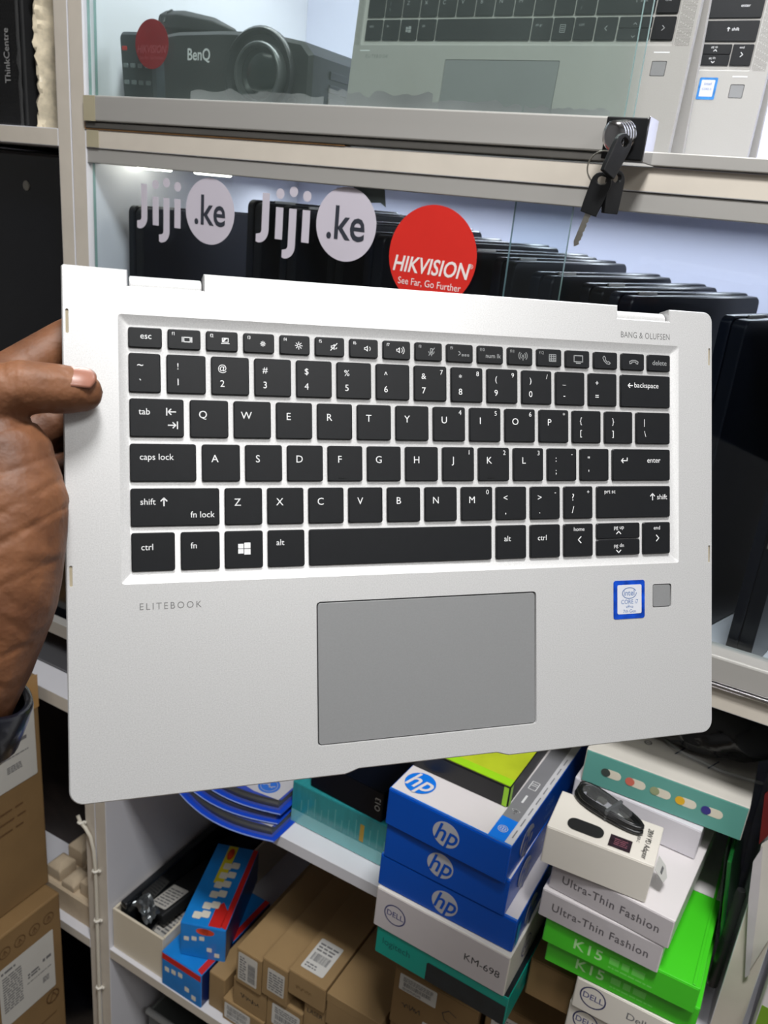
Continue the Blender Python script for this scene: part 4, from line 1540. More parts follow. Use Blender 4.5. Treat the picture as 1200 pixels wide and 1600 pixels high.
t = kcarton('short plain brown carton beside the blue toy-like boxes', -.608, -.578, -1.1797, -1.111, y=.734)
t = kcarton('wide brown carton with a white front label, on the lower shelf board', -.5765, -.500, -1.1797, -1.139, y=.729)
sticker(t, 'front', (.004, .052, .006, .036), 11, 'bar')
t = kcarton('brown carton with marker writing on its front, under the narrow cartons', -.560, -.4995, -1.1385, -1.0880, y=.732)
scribble(t, 'front', .016, .024, .010, 21, 4)
t = kcarton('narrow brown carton with a tall barcode label', -.5535, -.5085, -1.0873, -1.022, y=.728)
sticker(t, 'front', (.004, .038, .008, .060), 31, 'vbar', paper=PAPER2)
t = kcarton('brown carton with a broad white label low on the shelf', -.4985, -.4370, -1.1797, -1.0805, y=.732)
sticker(t, 'front', (.010, .058, .050, .090), 41, 'bar')
t = kcarton('narrow brown carton with a clipped corner label', -.5070, -.4630, -1.0797, -1.012, y=.728)
o = sticker(t, 'front', (.010, .039, .014, .056), 51, 'lines', paper=PAPER2)
t = kcarton('brown carton with marker lettering under the labelled carton', -.4360, -.4000, -1.1797, -1.0470, y=.733)
on_face(t, 'front', 'handwriting', INK_BLACK, None, [('LASER', .012, .018, .115, dict(shear=.1, sx=.8))])
t = kcarton('brown carton with a white barcode label on its top', -.4615, -.4010, -1.0462, -1.003, y=.727)
sticker(t, 'top', (.010, .047, .012, .068), 61, 'bar', paper=PAPER)
scribble(t, 'front', .014, .020, .008, 71, 4, KRAFT_DARK)
t = kcarton('lower plain brown carton at the shelf middle', -.3985, -.3150, -1.1797, -1.0625, y=.733)
t = kcarton('plain brown carton with an overlapping lid at the shelf middle', -.3985, -.3150, -1.0620, -1.007, y=.729)
b = MB()
b.box(-.0008, .0843, -.0010, .301, .040, .0556)
b.build('carton_lid', KRAFT, t, bevel=.001)
t = kcarton('lower brown carton under the teal box, mostly hidden', -.3050, -.1900, -1.1797, -.9920, y=.735, mm=KRAFT_DARK)
t = kcarton('brown carton under the teal box, label and marker strokes on its front', -.3050, -.1900, -.9915, -.8990, y=.730, mm=KRAFT_DARK)
sticker(t, 'front', (.008, .060, .062, .088), 81, 'bar')
scribble(t, 'front', .018, .040, .010, 91, 3)
on_face(t, 'front', 'handwriting', INK_BLACK, None, strokes=[([[(.088, .066), (.078, .070), (.070, .062), (.074, .052), (.084, .050)]], .0012)])
sticker(t, 'front', (.046, .090, .004, .030), 83, 'lines')
t = kcarton('tall brown carton at the right end of the lower shelf', -.1820, -.0600, -1.1797, -.8700, y=.732, mm=KRAFT_DARK)
sticker(t, 'front', (.008, .050, .255, .295), 85, 'bar')
on_face(t, 'front', 'handwriting', INK_BLACK, None, strokes=[([[(.078, .285), (.068, .287), (.062, .279), (.068, .270), (.078, .271)]], .0012)])

# ---- two blue printed boxes
CY_BLUE = mat('sky blue print', (24, 128, 210), .28, var=.18, scale=14, coat=.3)
TILE = mat('cream key print', (224, 220, 206), .4)


def blue_box(label, x, y, z, w, d, h, yaw, full):
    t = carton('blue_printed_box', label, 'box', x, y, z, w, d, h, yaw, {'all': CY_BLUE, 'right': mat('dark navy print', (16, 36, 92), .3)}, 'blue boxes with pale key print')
    n = 5
    b = MB()
    for i in range(n):
        cx = w * (.14 + .17 * i)
        cy = h * (.62 - .04 * abs(i - 2) - (.09 * i if i > 2 else 0))
        b.prism(rrect(cx - w * .055, cx + w * .055, cy - w * .055, cy + w * .055, w * .015, 2), 0, .00012)
    b.build('key_print', TILE, t, mx=face_mx((w, d, h), 'front', .0009))
    on_face(t, 'top', 'red_band', RED, [(w * .86, .004), (w - .0006, .001), (w - .0006, d - .001), (w * .88, d - .001)])
    if full:
        on_face(t, 'top', 'red_corner', RED, [(w * .60, .002), (w * .87, .002), (w * .87, .035), (w * .72, .050), (w * .60, .040)])
        on_face(t, 'top', 'yellow_tab', mat('yellow print', (222, 206, 40), .35), [(w * .30, d * .50), (w * .52, d * .50), (w * .52, d - .002), (w * .30, d - .002)])
        b = MB()
        for i, (u, v_) in enumerate(((.28, .10), (.40, .22), (.44, .36), (.44, .48), (.46, .60), (.46, .72))):
            for q in range(2):
                cx, cy = w * (u + q * .17), d * (v_ + q * .025)
                b.prism(rrect(cx - .0065, cx + .0065, cy - .0065, cy + .0065, .002, 2), .0 + q * .0001, .00025 + q * .0001)
        b.build('key_print', TILE, t, mx=face_mx((w, d, h), 'top', .0013))
        o = on_face(t, 'front', 'oval_badge', mat('red yellow badge', (220, 70, 30), .35, var=.5, scale=60), ellipse(w * .55, h * .84, w * .2, h * .10, 24))
        o = on_face(t, 'top', 'oval_badge', mat('red yellow badge', (220, 70, 30), .35, var=.5, scale=60), ellipse(w * .41, d * .88, w * .08, .013, 20), e=.0012)
    else:
        on_face(t, 'front', 'red_band', RED, [(.001, h * .80), (w - .001, h * .80), (w - .001, h * .98), (.001, h * .98)])
    return t


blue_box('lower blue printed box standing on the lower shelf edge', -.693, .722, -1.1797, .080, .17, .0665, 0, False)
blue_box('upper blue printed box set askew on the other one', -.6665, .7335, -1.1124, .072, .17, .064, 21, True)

# ---- cream tray with wrapped black batteries
CREAM_PL = mat('cream plastic tray', (214, 204, 184), .45, var=.03, scale=10)
t = thing('storage_tray', 'low cream tray at the left end of the lower shelf', 'tray', (-.804, .727, -1.1797))
for nm, bx in (('tray_wall', (0, .108, 0, .004, .003, .082)), ('tray_wall', (0, .108, .356, .36, .003, .082)), ('tray_wall', (0, .004, .0045, .3555, .003, .082)), ('tray_wall', (.104, .108, .0045, .3555, .003, .082)), ('tray_floor', (0, .108, 0, .36, 0, .003))):
    b = MB()
    b.box(*bx)
    b.build(nm, CREAM_PL, t, bevel=.0008)
FILM_BLACK = mat('black film wrapped casing', (20, 23, 26), .22, var=.5, scale=30, bump=.5, bscale=50, coat=.4)


def battery(label, x, y, z, w, d, h, yaw, tilt=0, lab=True, m=FILM_BLACK):
    t = thing('laptop_battery', label, 'battery', mx=Matrix.Translation((x, y, z)) @ Matrix.Rotation(math.radians(yaw), 4, 'Z') @ Matrix.Rotation(math.radians(tilt), 4, 'Y'), group='wrapped batteries in the cream tray')
    t['_dims'] = (w, d, h)
    b = MB()
    b.box(0, w, 0, d, 0, h)
    b.build('casing', m, t, bevel=.003, seg=3, smooth=40)
    b = MB()
    b.box(w * .2, w * .8, -.0025, .0005, h * .3, h * .7)
    b.build('contact_block', BLACK, t, bevel=.0006)
    if lab:
        sticker(t, 'top', (w * .12, w * .88, d * .08, d * .45), int(x * -1000), 'lines', paper=PAPER2)
    return t


battery('long dark wrapped slab standing along the tray wall', -.7955, .735, -1.1764, .014, .33, .092, 0, 0, False)
battery('dark wrapped battery lying deep in the cream tray', -.7785, .752, -1.1764, .070, .16, .030, -3)
battery('dark battery with a pale label, propped up in the tray', -.7830, .775, -1.1440, .050, .14, .020, -6, -14, True, BLACK_MATT)
battery('small wrapped battery at the front of the tray', -.7760, .738, -1.1440, .030, .040, .016, 12, 8, False)
battery('dark battery at the back of the cream tray', -.7700, .925, -1.1764, .058, .13, .060, 4, 0, False, NAVY)
# silver film edge catching the light on the tray
t = thing('antistatic_bag', 'crumpled silvery film bag at the corner of the cream tray', 'bag', (-.7860, .737, -1.0985))
b = MB()
vs, fs = [], []
for i in range(15):
    for j in range(8):
        u, v_ = i / 14, j / 7
        vs.append((.052 * u, .030 * v_ + .006 * math.sin(u * 5), .004 + .009 * math.sin(math.pi * u) + .010 * noise.noise((u * 5, v_ * 5, 2)) + .004 * noise.noise((u * 14, v_ * 14, 5))))
for i in range(14):
    for j in range(7):
        a = i * 8 + j
        fs.append((a, a + 8, a + 9, a + 1))
b.add(vs, fs)
b.build('film', mat('silvery film', (110, 114, 116), .12, metal=.7, var=.3, scale=60), t, smooth=30)
# crate on the floor below
t = thing('plastic_crate', 'grey plastic crate on the floor under the lowest shelf', 'crate', (-.78, .78, FLOOR_Z))
for bx in ((0, .6, 0, .006, .02, .24), (0, .6, .294, .3, .02, .24), (0, .006, .006, .294, .02, .24), (.594, .6, .006, .294, .02, .24), (0, .6, 0, .3, 0, .02)):
    b = MB()
    b.box(*bx)
    b.build('crate_wall', mat('grey crate plastic', (96, 100, 98), .4, var=.06), t, bevel=.002)
b = MB()
b.tube([(0.0, -.002, .24), (.15, -.006, .246), (.3, -.008, .248), (.45, -.006, .246), (.6, -.002, .24)], .006, 8)
b.build('crate_rim', mat('pale crate rim', (150, 152, 152), .4), t, smooth=50)

# ---- white cable clipped to the post
CBL = mat('white pvc cable', (208, 202, 188), .4, var=.03)
t = thing('clipped_cable', 'white cable clipped down the front of the cabinet post', 'cable', (-.829, .7195, FLOOR_Z))
pts = [(-.862, -.935), (-.857, -.945), (-.846, -.951), (-.836, -.962), (-.830, -.985), (-.8275, -1.02), (-.8270, -1.06), (-.8275, -1.12), (-.8280, -1.2), (-.8285, -1.28), (-.829, -1.36), (-.829, -1.5), (-.829, -1.598)]
b = MB()
b.tube([(x + .829, -.0040, z - FLOOR_Z) for x, z in pts], .0030, 10)
b.build('cable_sheath', CBL, t, smooth=60)
for x, z in ((-.856, -.9440), (-.8275, -1.025), (-.8276, -1.127), (-.8285, -1.275)):
    b = MB()
    xx, zz = x + .829, z - FLOOR_Z
    b.tube([(xx - .0045, -.0002, zz), (xx - .0042, -.004, zz), (xx - .002, -.0076, zz), (xx + .002, -.0076, zz), (xx + .0042, -.004, zz), (xx + .0045, -.0002, zz)], .0019, 8)
    b.lathe([(.0019, 0), (.0024, .001), (.0024, .003), (.0012, .0036)], 10, 0, Matrix.Translation((xx + .0075, -.0003, zz + .001)) @ Matrix.Rotation(math.pi / 2, 4, 'X'))
    b.box(xx + .003, xx + .0085, -.0035, -.0001, zz - .0014, zz + .0018)
    b.build('cable_clip', mat('white clip plastic', (226, 222, 212), .35), t, smooth=40)

# ------------------------------------------------------------------ left bay contents
cb = carton('shipping_carton', 'big lower brown shipping carton with a large white label, left of the shelves', 'carton', -1.285, .36, FLOOR_Z + .0003, .39, .34, -1.0955 - FLOOR_Z, 0, {'all': KRAFT_DARK}, bevel=.003)
ca = carton('shipping_carton', 'upper brown shipping carton with a printed white label, stacked on another carton', 'carton', -1.310, .36, -1.0950, .385, .345, .395, 0, {'all': KRAFT_DARK}, bevel=.003)
h_b = -1.0955 - FLOOR_Z
rnd = random.Random(12)


def side_label(t, u0, u1, v0, v1, seed, skew=0):
    b = MB()
    b.prism(rrect(u0, u1, v0, v1, .002, 2), 0, .0003)
    o = b.build('shipping_label', mat('white shipping label', (200, 198, 192), .5, var=.02), t, mx=face_mx(tuple(t['_dims']), 'right', .0008))
    r_ = random.Random(seed)
    b = MB()
    su, sv = u1 - u0, v1 - v0
    print_lines(b, u0 + su * .06, u0 + su * .40, v0 + sv * .25, v0 + sv * .86, 14, r_, .5)
    print_lines(b, u0 + su * .50, u0 + su * .72, v0 + sv * .50, v0 + sv * .60, 2, r_, .6)
    print_lines(b, u0 + su * .78, u0 + su * .94, v0 + sv * .58, v0 + sv * .64, 1, r_, .8)
    print_lines(b, u0 + su * .48, u0 + su * .94, v0 + sv * .42, v0 + sv * .45, 1, r_, .5)
    print_lines(b, u0 + su * .76, u0 + su * .88, v0 + sv * .22, v0 + sv * .32, 4, r_, .6)
    print_lines(b, u0 + su * .05, u0 + su * .3, v0 + sv * .90, v0 + sv * .95, 1, r_, .7)
    b.build('label_print', INK_SOFT, o, mx=Matrix.Translation((0, 0, .0006)))
    return o


side_label(ca, .12, .335, .225, .352, 3)
side_label(cb, .22, .322, h_b - .185, h_b - .062, 5)
MARKINK = mat('faint brown print', (104, 74, 44), .7, var=.1)
pl = []
for i in range(4):
    cu, cv = .235 + i * .027, h_b - .034
    pl += circ(cu, cv, .0095, 16) + [[(cu - .004, cv - .004), (cu, cv + .004), (cu + .004, cv - .004)], [(cu, cv - .006), (cu, cv + .002)]]
on_face(cb, 'right', 'carton_marks', MARKINK, None, strokes=[(pl, .0012)])
on_face(cb, 'right', 'carton_marks', MARKINK, None, strokes=[(circ(.315, h_b - .205, .012, 14) + [[(.309, h_b - .214), (.316, h_b - .198), (.324, h_b - .212)], [(.20, h_b - .245), (.32, h_b - .245)]], .0022)])
b = MB()
print_lines(b, .16, .31, .150, .205, 3, random.Random(8), .16)
b.build('carton_marks', MARKINK, ca, mx=face_mx((.385, .345, .395), 'right', .0008))
b = MB()
b.box(.19, .22, .0, .344, .395, .3955)
b.box(.3852, .3857, .30, .345, .34, .3955)
b.build('packing_tape', mat('tan packing tape', (176, 136, 84), .3), ca)

# moulded pulp tray on the left shelf
PULP = mat('moulded paper pulp', (196, 178, 152), .85, var=.08, scale=40, bump=.4, bscale=180)
t = thing('pulp_tray', 'cream moulded pulp packing insert on the side shelf', 'packing', (-.985, .735, -1.1868))
b = MB()
b.prism([(0, 0), (.118, 0), (.118, .094), (0, .094)], .0, .048, ch=.003)
b.build('pulp_base', PULP, t)
for i, (x, y, w, d, h) in enumerate(((.006, .008, .032, .036, .030), (.046, .004, .030, .040, .020), (.084, .010, .028, .034, .034), (.010, .050, .034, .038, .044), (.052, .050, .026, .038, .028), (.084, .050, .028, .038, .046))):
    b = MB()
    b.prism([(x, y), (x + w, y), (x + w, y + d), (x, y + d)], .047, .048 + h, ch=min(w, d) * .28)
    b.build('pulp_boss', PULP, t, smooth=20, bevel=.002)
# dark carry cases on the left shelf and a bag below
for (nm, lab, x, y, z, w, d, h, m) in (('laptop_bag', 'dark brown fabric bag behind the pulp insert on the side shelf', -1.44, .845, -1.1868, .56, .22, .36, mat('dark brown fabric', (52, 42, 38), .7, var=.35, scale=20, bump=.5, bscale=60)),
                                       ('laptop_bag', 'black bag in crinkled film under the side shelf', -1.44, .80, FLOOR_Z + .0003, .56, .30, .33, mat('black bag film', (14, 15, 22), .22, var=.5, scale=14, bump=.6, bscale=40, coat=.3))):
    t = thing(nm, lab, 'bag', (x, y, z))
    b = MB()
    N, K = 14, 28
    vs, fs = [], []
    for i in range(N + 1):
        u = i / N
        for k in range(K):
            a = 2 * math.pi * k / K
            ca_, sa = math.cos(a), math.sin(a)
            q = (abs(ca_) ** 4 + abs(sa) ** 4) ** -.25
            s_ = 1 - .25 * u ** 3
            wr = 1 + .05 * noise.noise((ca_ * 2 + 3, sa * 2, u * 4))
            vs.append((w / 2 + w / 2 * min(1, q * ca_ * s_ * wr) if ca_ > 0 else w / 2 + w / 2 * max(-1, q * ca_ * s_ * wr), d / 2 + d / 2 * max(-1, min(1, q * sa * s_ * wr)), h * u))
    for i in range(N):
        for k in range(K):
            k2 = (k + 1) % K
            fs.append((i * K + k, i * K + k2, (i + 1) * K + k2, (i + 1) * K + k))
    fs += [tuple(range(K))[::-1], tuple(N * K + k for k in range(K))]
    b.add(vs, fs)
    b.build('bag_body', m, t, smooth=50)
    b = MB()
    b.tube([(w * .3, d * .5, h - .01), (w * .32, d * .5, h + .02), (w * .5, d * .5, h + .035), (w * .68, d * .5, h + .02), (w * .7, d * .5, h - .01)], .006, 8)
    b.build('bag_handle', m, t, smooth=50)
# black towers in the left bay
FRONTB = mat('glossy black front', (8, 10, 16), .15, var=.1, coat=.4)
for i, (x, z, lab) in enumerate(((-1.255, -.7328, 'lower black computer tower at the far side of the side bay'), (-1.060, -.7328, 'lower black computer tower nearest the post'), (-1.255, -.3520, 'upper black computer tower at the far side of the side bay'), (-1.060, -.3520, 'upper black computer tower nearest the post'))):
    t = thing('computer_tower', lab, 'computer', (x, .765, z), 0, 'black computer towers in the side bay')
    b = MB()
    b.box(0, .188, .012, .36, 0, .372)
    b.build('case', BLACK_MATT, t, bevel=.003)
    b = MB()
    b.box(.002, .186, 0, .0115, .002, .370)
    b.build('front_panel', FRONTB, t, bevel=.004)
    b = MB()
    b.lathe([(.006, 0), (.006, .001), (.004, .0015)], 16, 0, Matrix.Translation((.094, -.0001, .33)) @ Matrix.Rotation(math.pi / 2, 4, 'X'))
    b.build('power_button', STEEL, t)
# small form factor pc with mesh front, wrapped at its side
t = thing('desktop_computer', 'black desktop computer with honeycomb front and grey vertical lettering, on the side shelf', 'computer', (-1.030, .742, .0453))
t['_dims'] = (.092, .28, .29)
b = MB()
b.box(0, .092, .006, .28, 0, .29)
b.build('case', BLACK_MATT, t, bevel=.003)
b = MB()
b.box(.001, .091, 0, .0055, .001, .289)
b.build('front_panel', BLACK, t, bevel=.002)
b = MB()
hx = .0046
for i in range(19):
    for j in range(68):
        cx = .004 + i * hx + (hx / 2 if j % 2 else 0)
        cz = .004 + j * hx * .9
        if cx > .089 or cz > .287 or (.052 < cx < .080 and .035 < cz < .115):
            continue
        r_ = .0018
        b.add([(cx + r_ * math.cos(math.radians(60 * k + 30)), -.0002, cz + r_ * math.sin(math.radians(60 * k + 30))) for k in range(6)], [(0, 1, 2, 3, 4, 5)])
o = b.build('mesh_grille', mat('grille hole black', (4, 4, 5), .8), t)
o['kind'] = 'stuff'
on_face(t, 'front', 'lettering', mat('grey badge', (150, 150, 150), .4), None, [('ThinkCentre', .0142, .071, .0765, dict(rot=math.pi / 2, sx=.80, bold=.008))])
t = thing('bubble_wrap', 'crumpled strip of clear bubble wrap beside the desktop computer', 'packaging', (-.934, .742, .0453))
b = MB()
vs, fs = [], []
N, K = 60, 18
for i in range(N + 1):
    for k in range(K):
        a = 2 * math.pi * k / K
        u = i / N
        r_ = 1 + .14 * noise.noise((math.cos(a) * 2.2, math.sin(a) * 2.2, u * 26)) + .12 * noise.noise((math.cos(a) * 5, math.sin(a) * 5, u * 60))
        vs.append((.0185 + .0105 * math.cos(a) * r_, .05 + .045 * math.sin(a) * r_, .290 * u))
for i in range(N):
    for k in range(K):
        k2 = (k + 1) % K
        fs.append((i * K + k, i * K + k2, (i + 1) * K + k2, (i + 1) * K + k))
fs += [tuple(range(K))[::-1], tuple(N * K + k for k in range(K))]
b.add(vs, fs)
b.build('wrap_sheet', mat('bubble wrap', (226, 214, 188), .15, var=.3, scale=60, coat=.5, bump=.6, bscale=160), t, smooth=25)
t = thing('film_sleeve', 'clear plastic film hanging beside the bubble wrap', 'packaging', (-.935, .738, .0453))
b = MB()
vs, fs = [], []
for i in range(25):
    for j in range(4):
        vs.append((.001 + .006 * (j / 3) + .002 * noise.noise((i * .7, j, 0)), -.002 + .002 * noise.noise((i * .9, j * 2, 4)), .28 * i / 24))
for i in range(24):
    for j in range(3):
        a = i * 4 + j
        fs.append((a, a + 1, a + 5, a + 4))
b.add(vs, fs)
b.build('film', FILM, t, smooth=40)
# ------------------------------------------------------------------ upper compartment
UZ = .0463
SILVER_BG = mat('satin silver laptop', (164, 162, 158), 0.45, metal=0.2, var=0.04, scale=1400)


def bg_laptop(label, ox, oy, lean, lid_back, sticker_=False):
    """thin silver laptop standing tent-wise on its front edge, keyboard towards the viewer"""
    le = math.radians(lean)
    M = Matrix(((1, 0, 0, ox), (0, math.sin(le), -math.cos(le), oy), (0, math.cos(le), math.sin(le), UZ + .0008), (0, 0, 0, 1)))
    t = thing('tent_laptop', label, 'laptop', mx=M)
    W, H = 327, 232
    outer = rrect(0, W * MM, 0, H * MM, 5 * MM, 4)
    holes = [(R_(8.5, 311.5, 96.5, 217, 1), R_(11, 310.8, 98.5, 215, .8), 1.2 * MM, 0),
             (R_(104, 217, 40, 84.6, 1.2), R_(104.2, 216.8, 40.2, 84.4, 1), .7 * MM, 1),
             (R_(297.5, 310, 73.4, 85.2, .8), R_(297.6, 309.9, 73.5, 85.1, .8), .6 * MM, 1)]
    link('base', deck_mesh(outer, holes, 9 * MM, 'base', [SILVER_BG, mat('deep shadow gap', (40, 40, 42), .6)]), t)
    b = MB()
    b.prism(R_(104.5, 216.5, 40.5, 84.1, 1), -.65 * MM, -.2 * MM)
    b.build('touchpad', SILVER_PAD, t)
    b = MB()
    b.prism(R_(298, 309.5, 73.9, 84.7, .6), -.55 * MM, -.2 * MM)
    b.build('fingerprint_reader', SILVER_PAD, t)
    # lid hanging behind from the top edge
    ang = math.atan2(lid_back, H * MM)
    b = MB()
    b.prism(rrect(0, W * MM, -(H - 4) * MM, 0, 5 * MM, 4), -6 * MM, 0, ch=.6 * MM)
    b.build('screen_lid', SILVER_BG, t, smooth=25, mx=Matrix.Translation((0, (H - 2) * MM, -10 * MM)) @ Matrix.Rotation(ang, 4, 'X'))
    for xa in (40, 247):
        b = MB()
        b.lathe([(3.2 * MM, 0), (3.2 * MM, 40 * MM)], 14, 0, Matrix.Translation((xa * MM, (H - 1) * MM, -8.5 * MM)) @ Matrix.Rotation(math.pi / 2, 4, 'Y'))
        b.build('hinge', SILVER_BG, t, smooth=40)
    g = 18.9
    rows = [
        (101.2, 119.0, [(12.3, 30.6, [word('ctrl', 4, 12, 3.4)]), (31.8, 49.8, [word('fn', 4, 12, 3.4)]), (51, 69.2, [('win', 9, 9, 2.8)]), (70.4, 88.6, [word('alt', 4, 12, 3.4)]), (89.8, 184, []),
                        (185.2, 203.6, [word('alt gr', 3, 12, 3.2)]), (204.6, 223.2, [('s', rect(9.2, 9, 4.6, 6) + [[(7.8, 10.4), (10.6, 10.4)], [(7.8, 9), (10.6, 9)], [(7.8, 7.6), (10.6, 7.6)]], .5)]),
                        (224.2, 242.2, [word('ctrl', 4, 12, 3.4)]), (243.4, 261.6, [('s', chev(9, 9, 1.8, 'l'), .6)]), (292, 310.2, [('s', chev(9, 9, 1.8, 'r'), .6)] + ([word('end', 6, 15, 2.8)] if sticker_ else []))]),
        (121.4, 138.8, [(12.3, 30.6, [('t', '▲', 3, 5, 12)] if False else []), (31.8, 49.8, [('t', '|', 3.6, 5, 12), ('t', '\\', 3.6, 5, 6)])] +
         [(51 + 19.05 * i, 68.9 + 19.05 * i, [('t', c_, 5.0, 5.2, 11.5)]) for i, c_ in enumerate('ZXCVBNM')] +
         [(184.4, 202.2, [('t', '<', 3.8, 5, 12), ('t', ',', 3.8, 5, 5)]), (203.4, 221.2, [('t', '>', 3.8, 5, 12), ('t', '.', 3.8, 5, 5)]), (222.4, 240.2, [('t', '?', 3.8, 5, 12), ('t', '/', 3.8, 5, 5)]),
          (241.4, 290.8 if not sticker_ else 310.2, [word('shift', 36 if not sticker_ else 46, 10, 3.8), ('s', arrow(33 if not sticker_ else 43, 10, 3, 'u', 1.1), .5)] + ([word('prt sc', 5, 14.6, 2.8)] if sticker_ else []))] +
         ([] if sticker_ else [(292, 310.2, [word('end', 6, 10, 3.6)])])),
        (141.0, 158.4, [(12.3, 40, [word('caps lock', 4, 11)])] + [(41.2 + 19.05 * i, 59.1 + 19.05 * i, [('t', c_, 5, 5.2, 11.5)]) for i, c_ in enumerate('ASDFGHJKL')] + [(212.7, 230.6, []), (231.8, 249.6, []), (250.8, 310.2, [word('enter', 40, 10)])]),
        (160.6, 178.0, [(12.3, 36, [word('tab', 4, 11)])] + [(37.2 + 19.05 * i, 55.1 + 19.05 * i, [('t', c_, 5, 5.2, 11.5)]) for i, c_ in enumerate('QWERTYUIOP')] + [(227.8, 245.6, []), (246.8, 264.6, []), (265.8, 310.2, [])]),
        (180.2, 197.6, [(12.3 + 19.05 * i, 30.2 + 19.05 * i, [('t', c_, 5, 5.2, 6)]) for i, c_ in enumerate('`1234567890-=')] + [(260, 310.2, [word('backspace', 12, 10)])]),
        (200.0, 213.0, [(12.3 + 18.65 * i, 29.6 + 18.65 * i, []) for i in range(16)]),
    ]
    halves = [(263, 291, 110.4, 119.0, ([word('pg up', 10, 6.2, 2.6)] if sticker_ else []) + [('s', chev(14, 3.2, 1.3, 'u'), .55)]),
              (263, 291, 101.2, 109.9, ([word('pg dn', 10, 6.0, 2.6)] if sticker_ else []) + [('s', chev(14, 2.4, 1.3, 'd'), .55)])]
    put_keys(t, rows, halves, -1.18 * MM, m=LEGEND if sticker_ else LEGEND_DIM)
    b = MB()
    b.text('ELITEBOOK', 4.2 * MM, 28.7 * MM, 86.5 * MM, .06 * MM, space=1.3, sx=.95)
    b.build('lettering', INK_GREY, t)
    for (xa, xb) in ((312.6, 325.4), (1.6, 7.6)):
        b = MB()
        nx = int((xb - xa) / 1.1)
        for i in range(nx):
            for j in range(108):
                cx, cy = xa + .5 + i * 1.1, 97 + j * 1.1
                if (i * 7 + j * 3) % 11 == 0:
                    continue
                b.add([((cx - .33) * MM, (cy - .33) * MM, .05 * MM), ((cx + .33) * MM, (cy - .33) * MM, .05 * MM), ((cx + .33) * MM, (cy + .33) * MM, .05 * MM), ((cx - .33) * MM, (cy + .33) * MM, .05 * MM)], [(0, 1, 2, 3)])
        o = b.build('speaker_grille', mat('grille perforation', (112, 110, 106), .6), t)
        o['kind'] = 'stuff'
    b = MB()
    b.box(297.5 * MM, 310.5 * MM, 91.2 * MM, 92.2 * MM, 0, .15 * MM)
    b.box(9 * MM, 20 * MM, 91.2 * MM, 92.2 * MM, 0, .15 * MM)
    b.build('deck_slots', LEGEND, t)
    if sticker_:
        s_ = decal('processor_sticker', R_(269, 285.5, 71.5, 90.5, 1, 3), mat('pale blue foil', (70, 142, 214), .25, metal=.4, var=.3, scale=160), t, Matrix.Translation((0, 0, .0001)))
        decal('sticker_field', R_(271.2, 283.3, 74, 88.4, .6, 2), mat('pale foil', (206, 208, 216), .35, metal=.2), s_, Matrix.Translation((0, 0, .00016)))
        b = MB()
        b.text('intel', 4 * MM, 277.2 * MM, 85 * MM, .00035)
        b.text('CORE i5', 2.8 * MM, 277.2 * MM, 80.4 * MM, .00035, sx=.85)
        print_lines(b, 273 * MM, 281.5 * MM, 75 * MM, 78 * MM, 2, random.Random(1), .4)
        b.build('sticker_lettering', mat('sticker blue ink', (58, 96, 150), .5), s_)
    return t


bg_laptop('silver laptop standing like a tent in the upper compartment, half behind the glass', -.5030, .777, 7, .055)
bg_laptop('silver laptop with a blue processor sticker behind the tent laptop', -.4560, .888, 7, .055, True)

# ---- projector
PJ = mat('charcoal projector shell', (25, 27, 27), .42, var=.06, scale=30, bump=.06, bscale=1200)
pw, pd, ph = .244, .20, .110
t = thing('projector', 'black projector with white lettering and a round lens in the upper compartment', 'projector', (-.795, .787, UZ))
b = MB()
prof = [(.004, .010), (.010, .004), (pw - .022, .004), (pw - .004, .004), (pw, .010), (pw, ph - .022), (pw - .012, ph - .010), (pw * .72, ph - .001), (pw * .5, ph), (pw * .25, ph - .001), (.010, ph - .008), (.004, ph - .014)]
vs = [(x, 0, z) for x, z in inset(prof, .004)] + [(x, .004, z) for x, z in prof] + [(x, pd - .004, z) for x, z in prof] + [(x, pd, z) for x, z in inset(prof, .004)]
n = len(prof)
fs = [(k * n + i, k * n + (i + 1) % n, (k + 1) * n + (i + 1) % n, (k + 1) * n + i) for k in range(3) for i in range(n)]
fs += [tuple(range(n))[::-1], tuple(3 * n + i for i in range(n))]
b.add(vs, [f[::-1] for f in fs])
b.build('body', PJ, t, smooth=30)
LX, LZ = .179, .068
Ml = Matrix.Translation((LX, 0, LZ)) @ Matrix.Rotation(math.pi / 2, 4, 'X')
b = MB()
b.lathe([(.0455, -.002), (.0460, .003), (.0435, .006), (.0405, .0055), (.0375, .0), (.0300, .0005)], 40, 0, Ml, cap=False)
b.build('lens_ring', BLACK, t, smooth=50)
b = MB()
b.lathe([(.0300, .0015), (.0300, .013), (.0285, .0145), (.0265, .0140), (.0255, .006)], 36, 0, Ml @ Matrix.Translation((.006, .0, 0)), cap=False)
b.build('lens_barrel', mat('satin grey metal', (86, 88, 88), .35, metal=.6), t, smooth=50)
b = MB()
b.lathe([(.0001, .0115), (.008, .0110), (.016, .0095), (.022, .0075), (.0255, .0055)], 36, 0, Ml @ Matrix.Translation((.006, .0, 0)), cap=False)
b.build('lens_glass', mat('coated lens', (14, 24, 22), .04, var=.2, coat=1.0), t, smooth=60)
b = MB()
b.prism(ellipse(0, 0, .0440, .0440, 40), 0, .0008)
b.build('lens_recess', mat('recess black', (8, 9, 9), .5), t, mx=Matrix.Translation((LX, -.0002, LZ)) @ Matrix.Rotation(math.pi / 2, 4, 'X'))
b = MB()
b.lathe([(.0065, -.001), (.0065, .0015), (.0045, .002), (.0040, .001)], 20, 0, Matrix.Translation((pw - .022, 0, .042)) @ Matrix.Rotation(math.pi / 2, 4, 'X'))
b.build('sensor_window', FRONTB, t, smooth=40)
b = MB()
b.text('BenQ', .0165, 0, 0, 0, bold=.016, sx=.86)
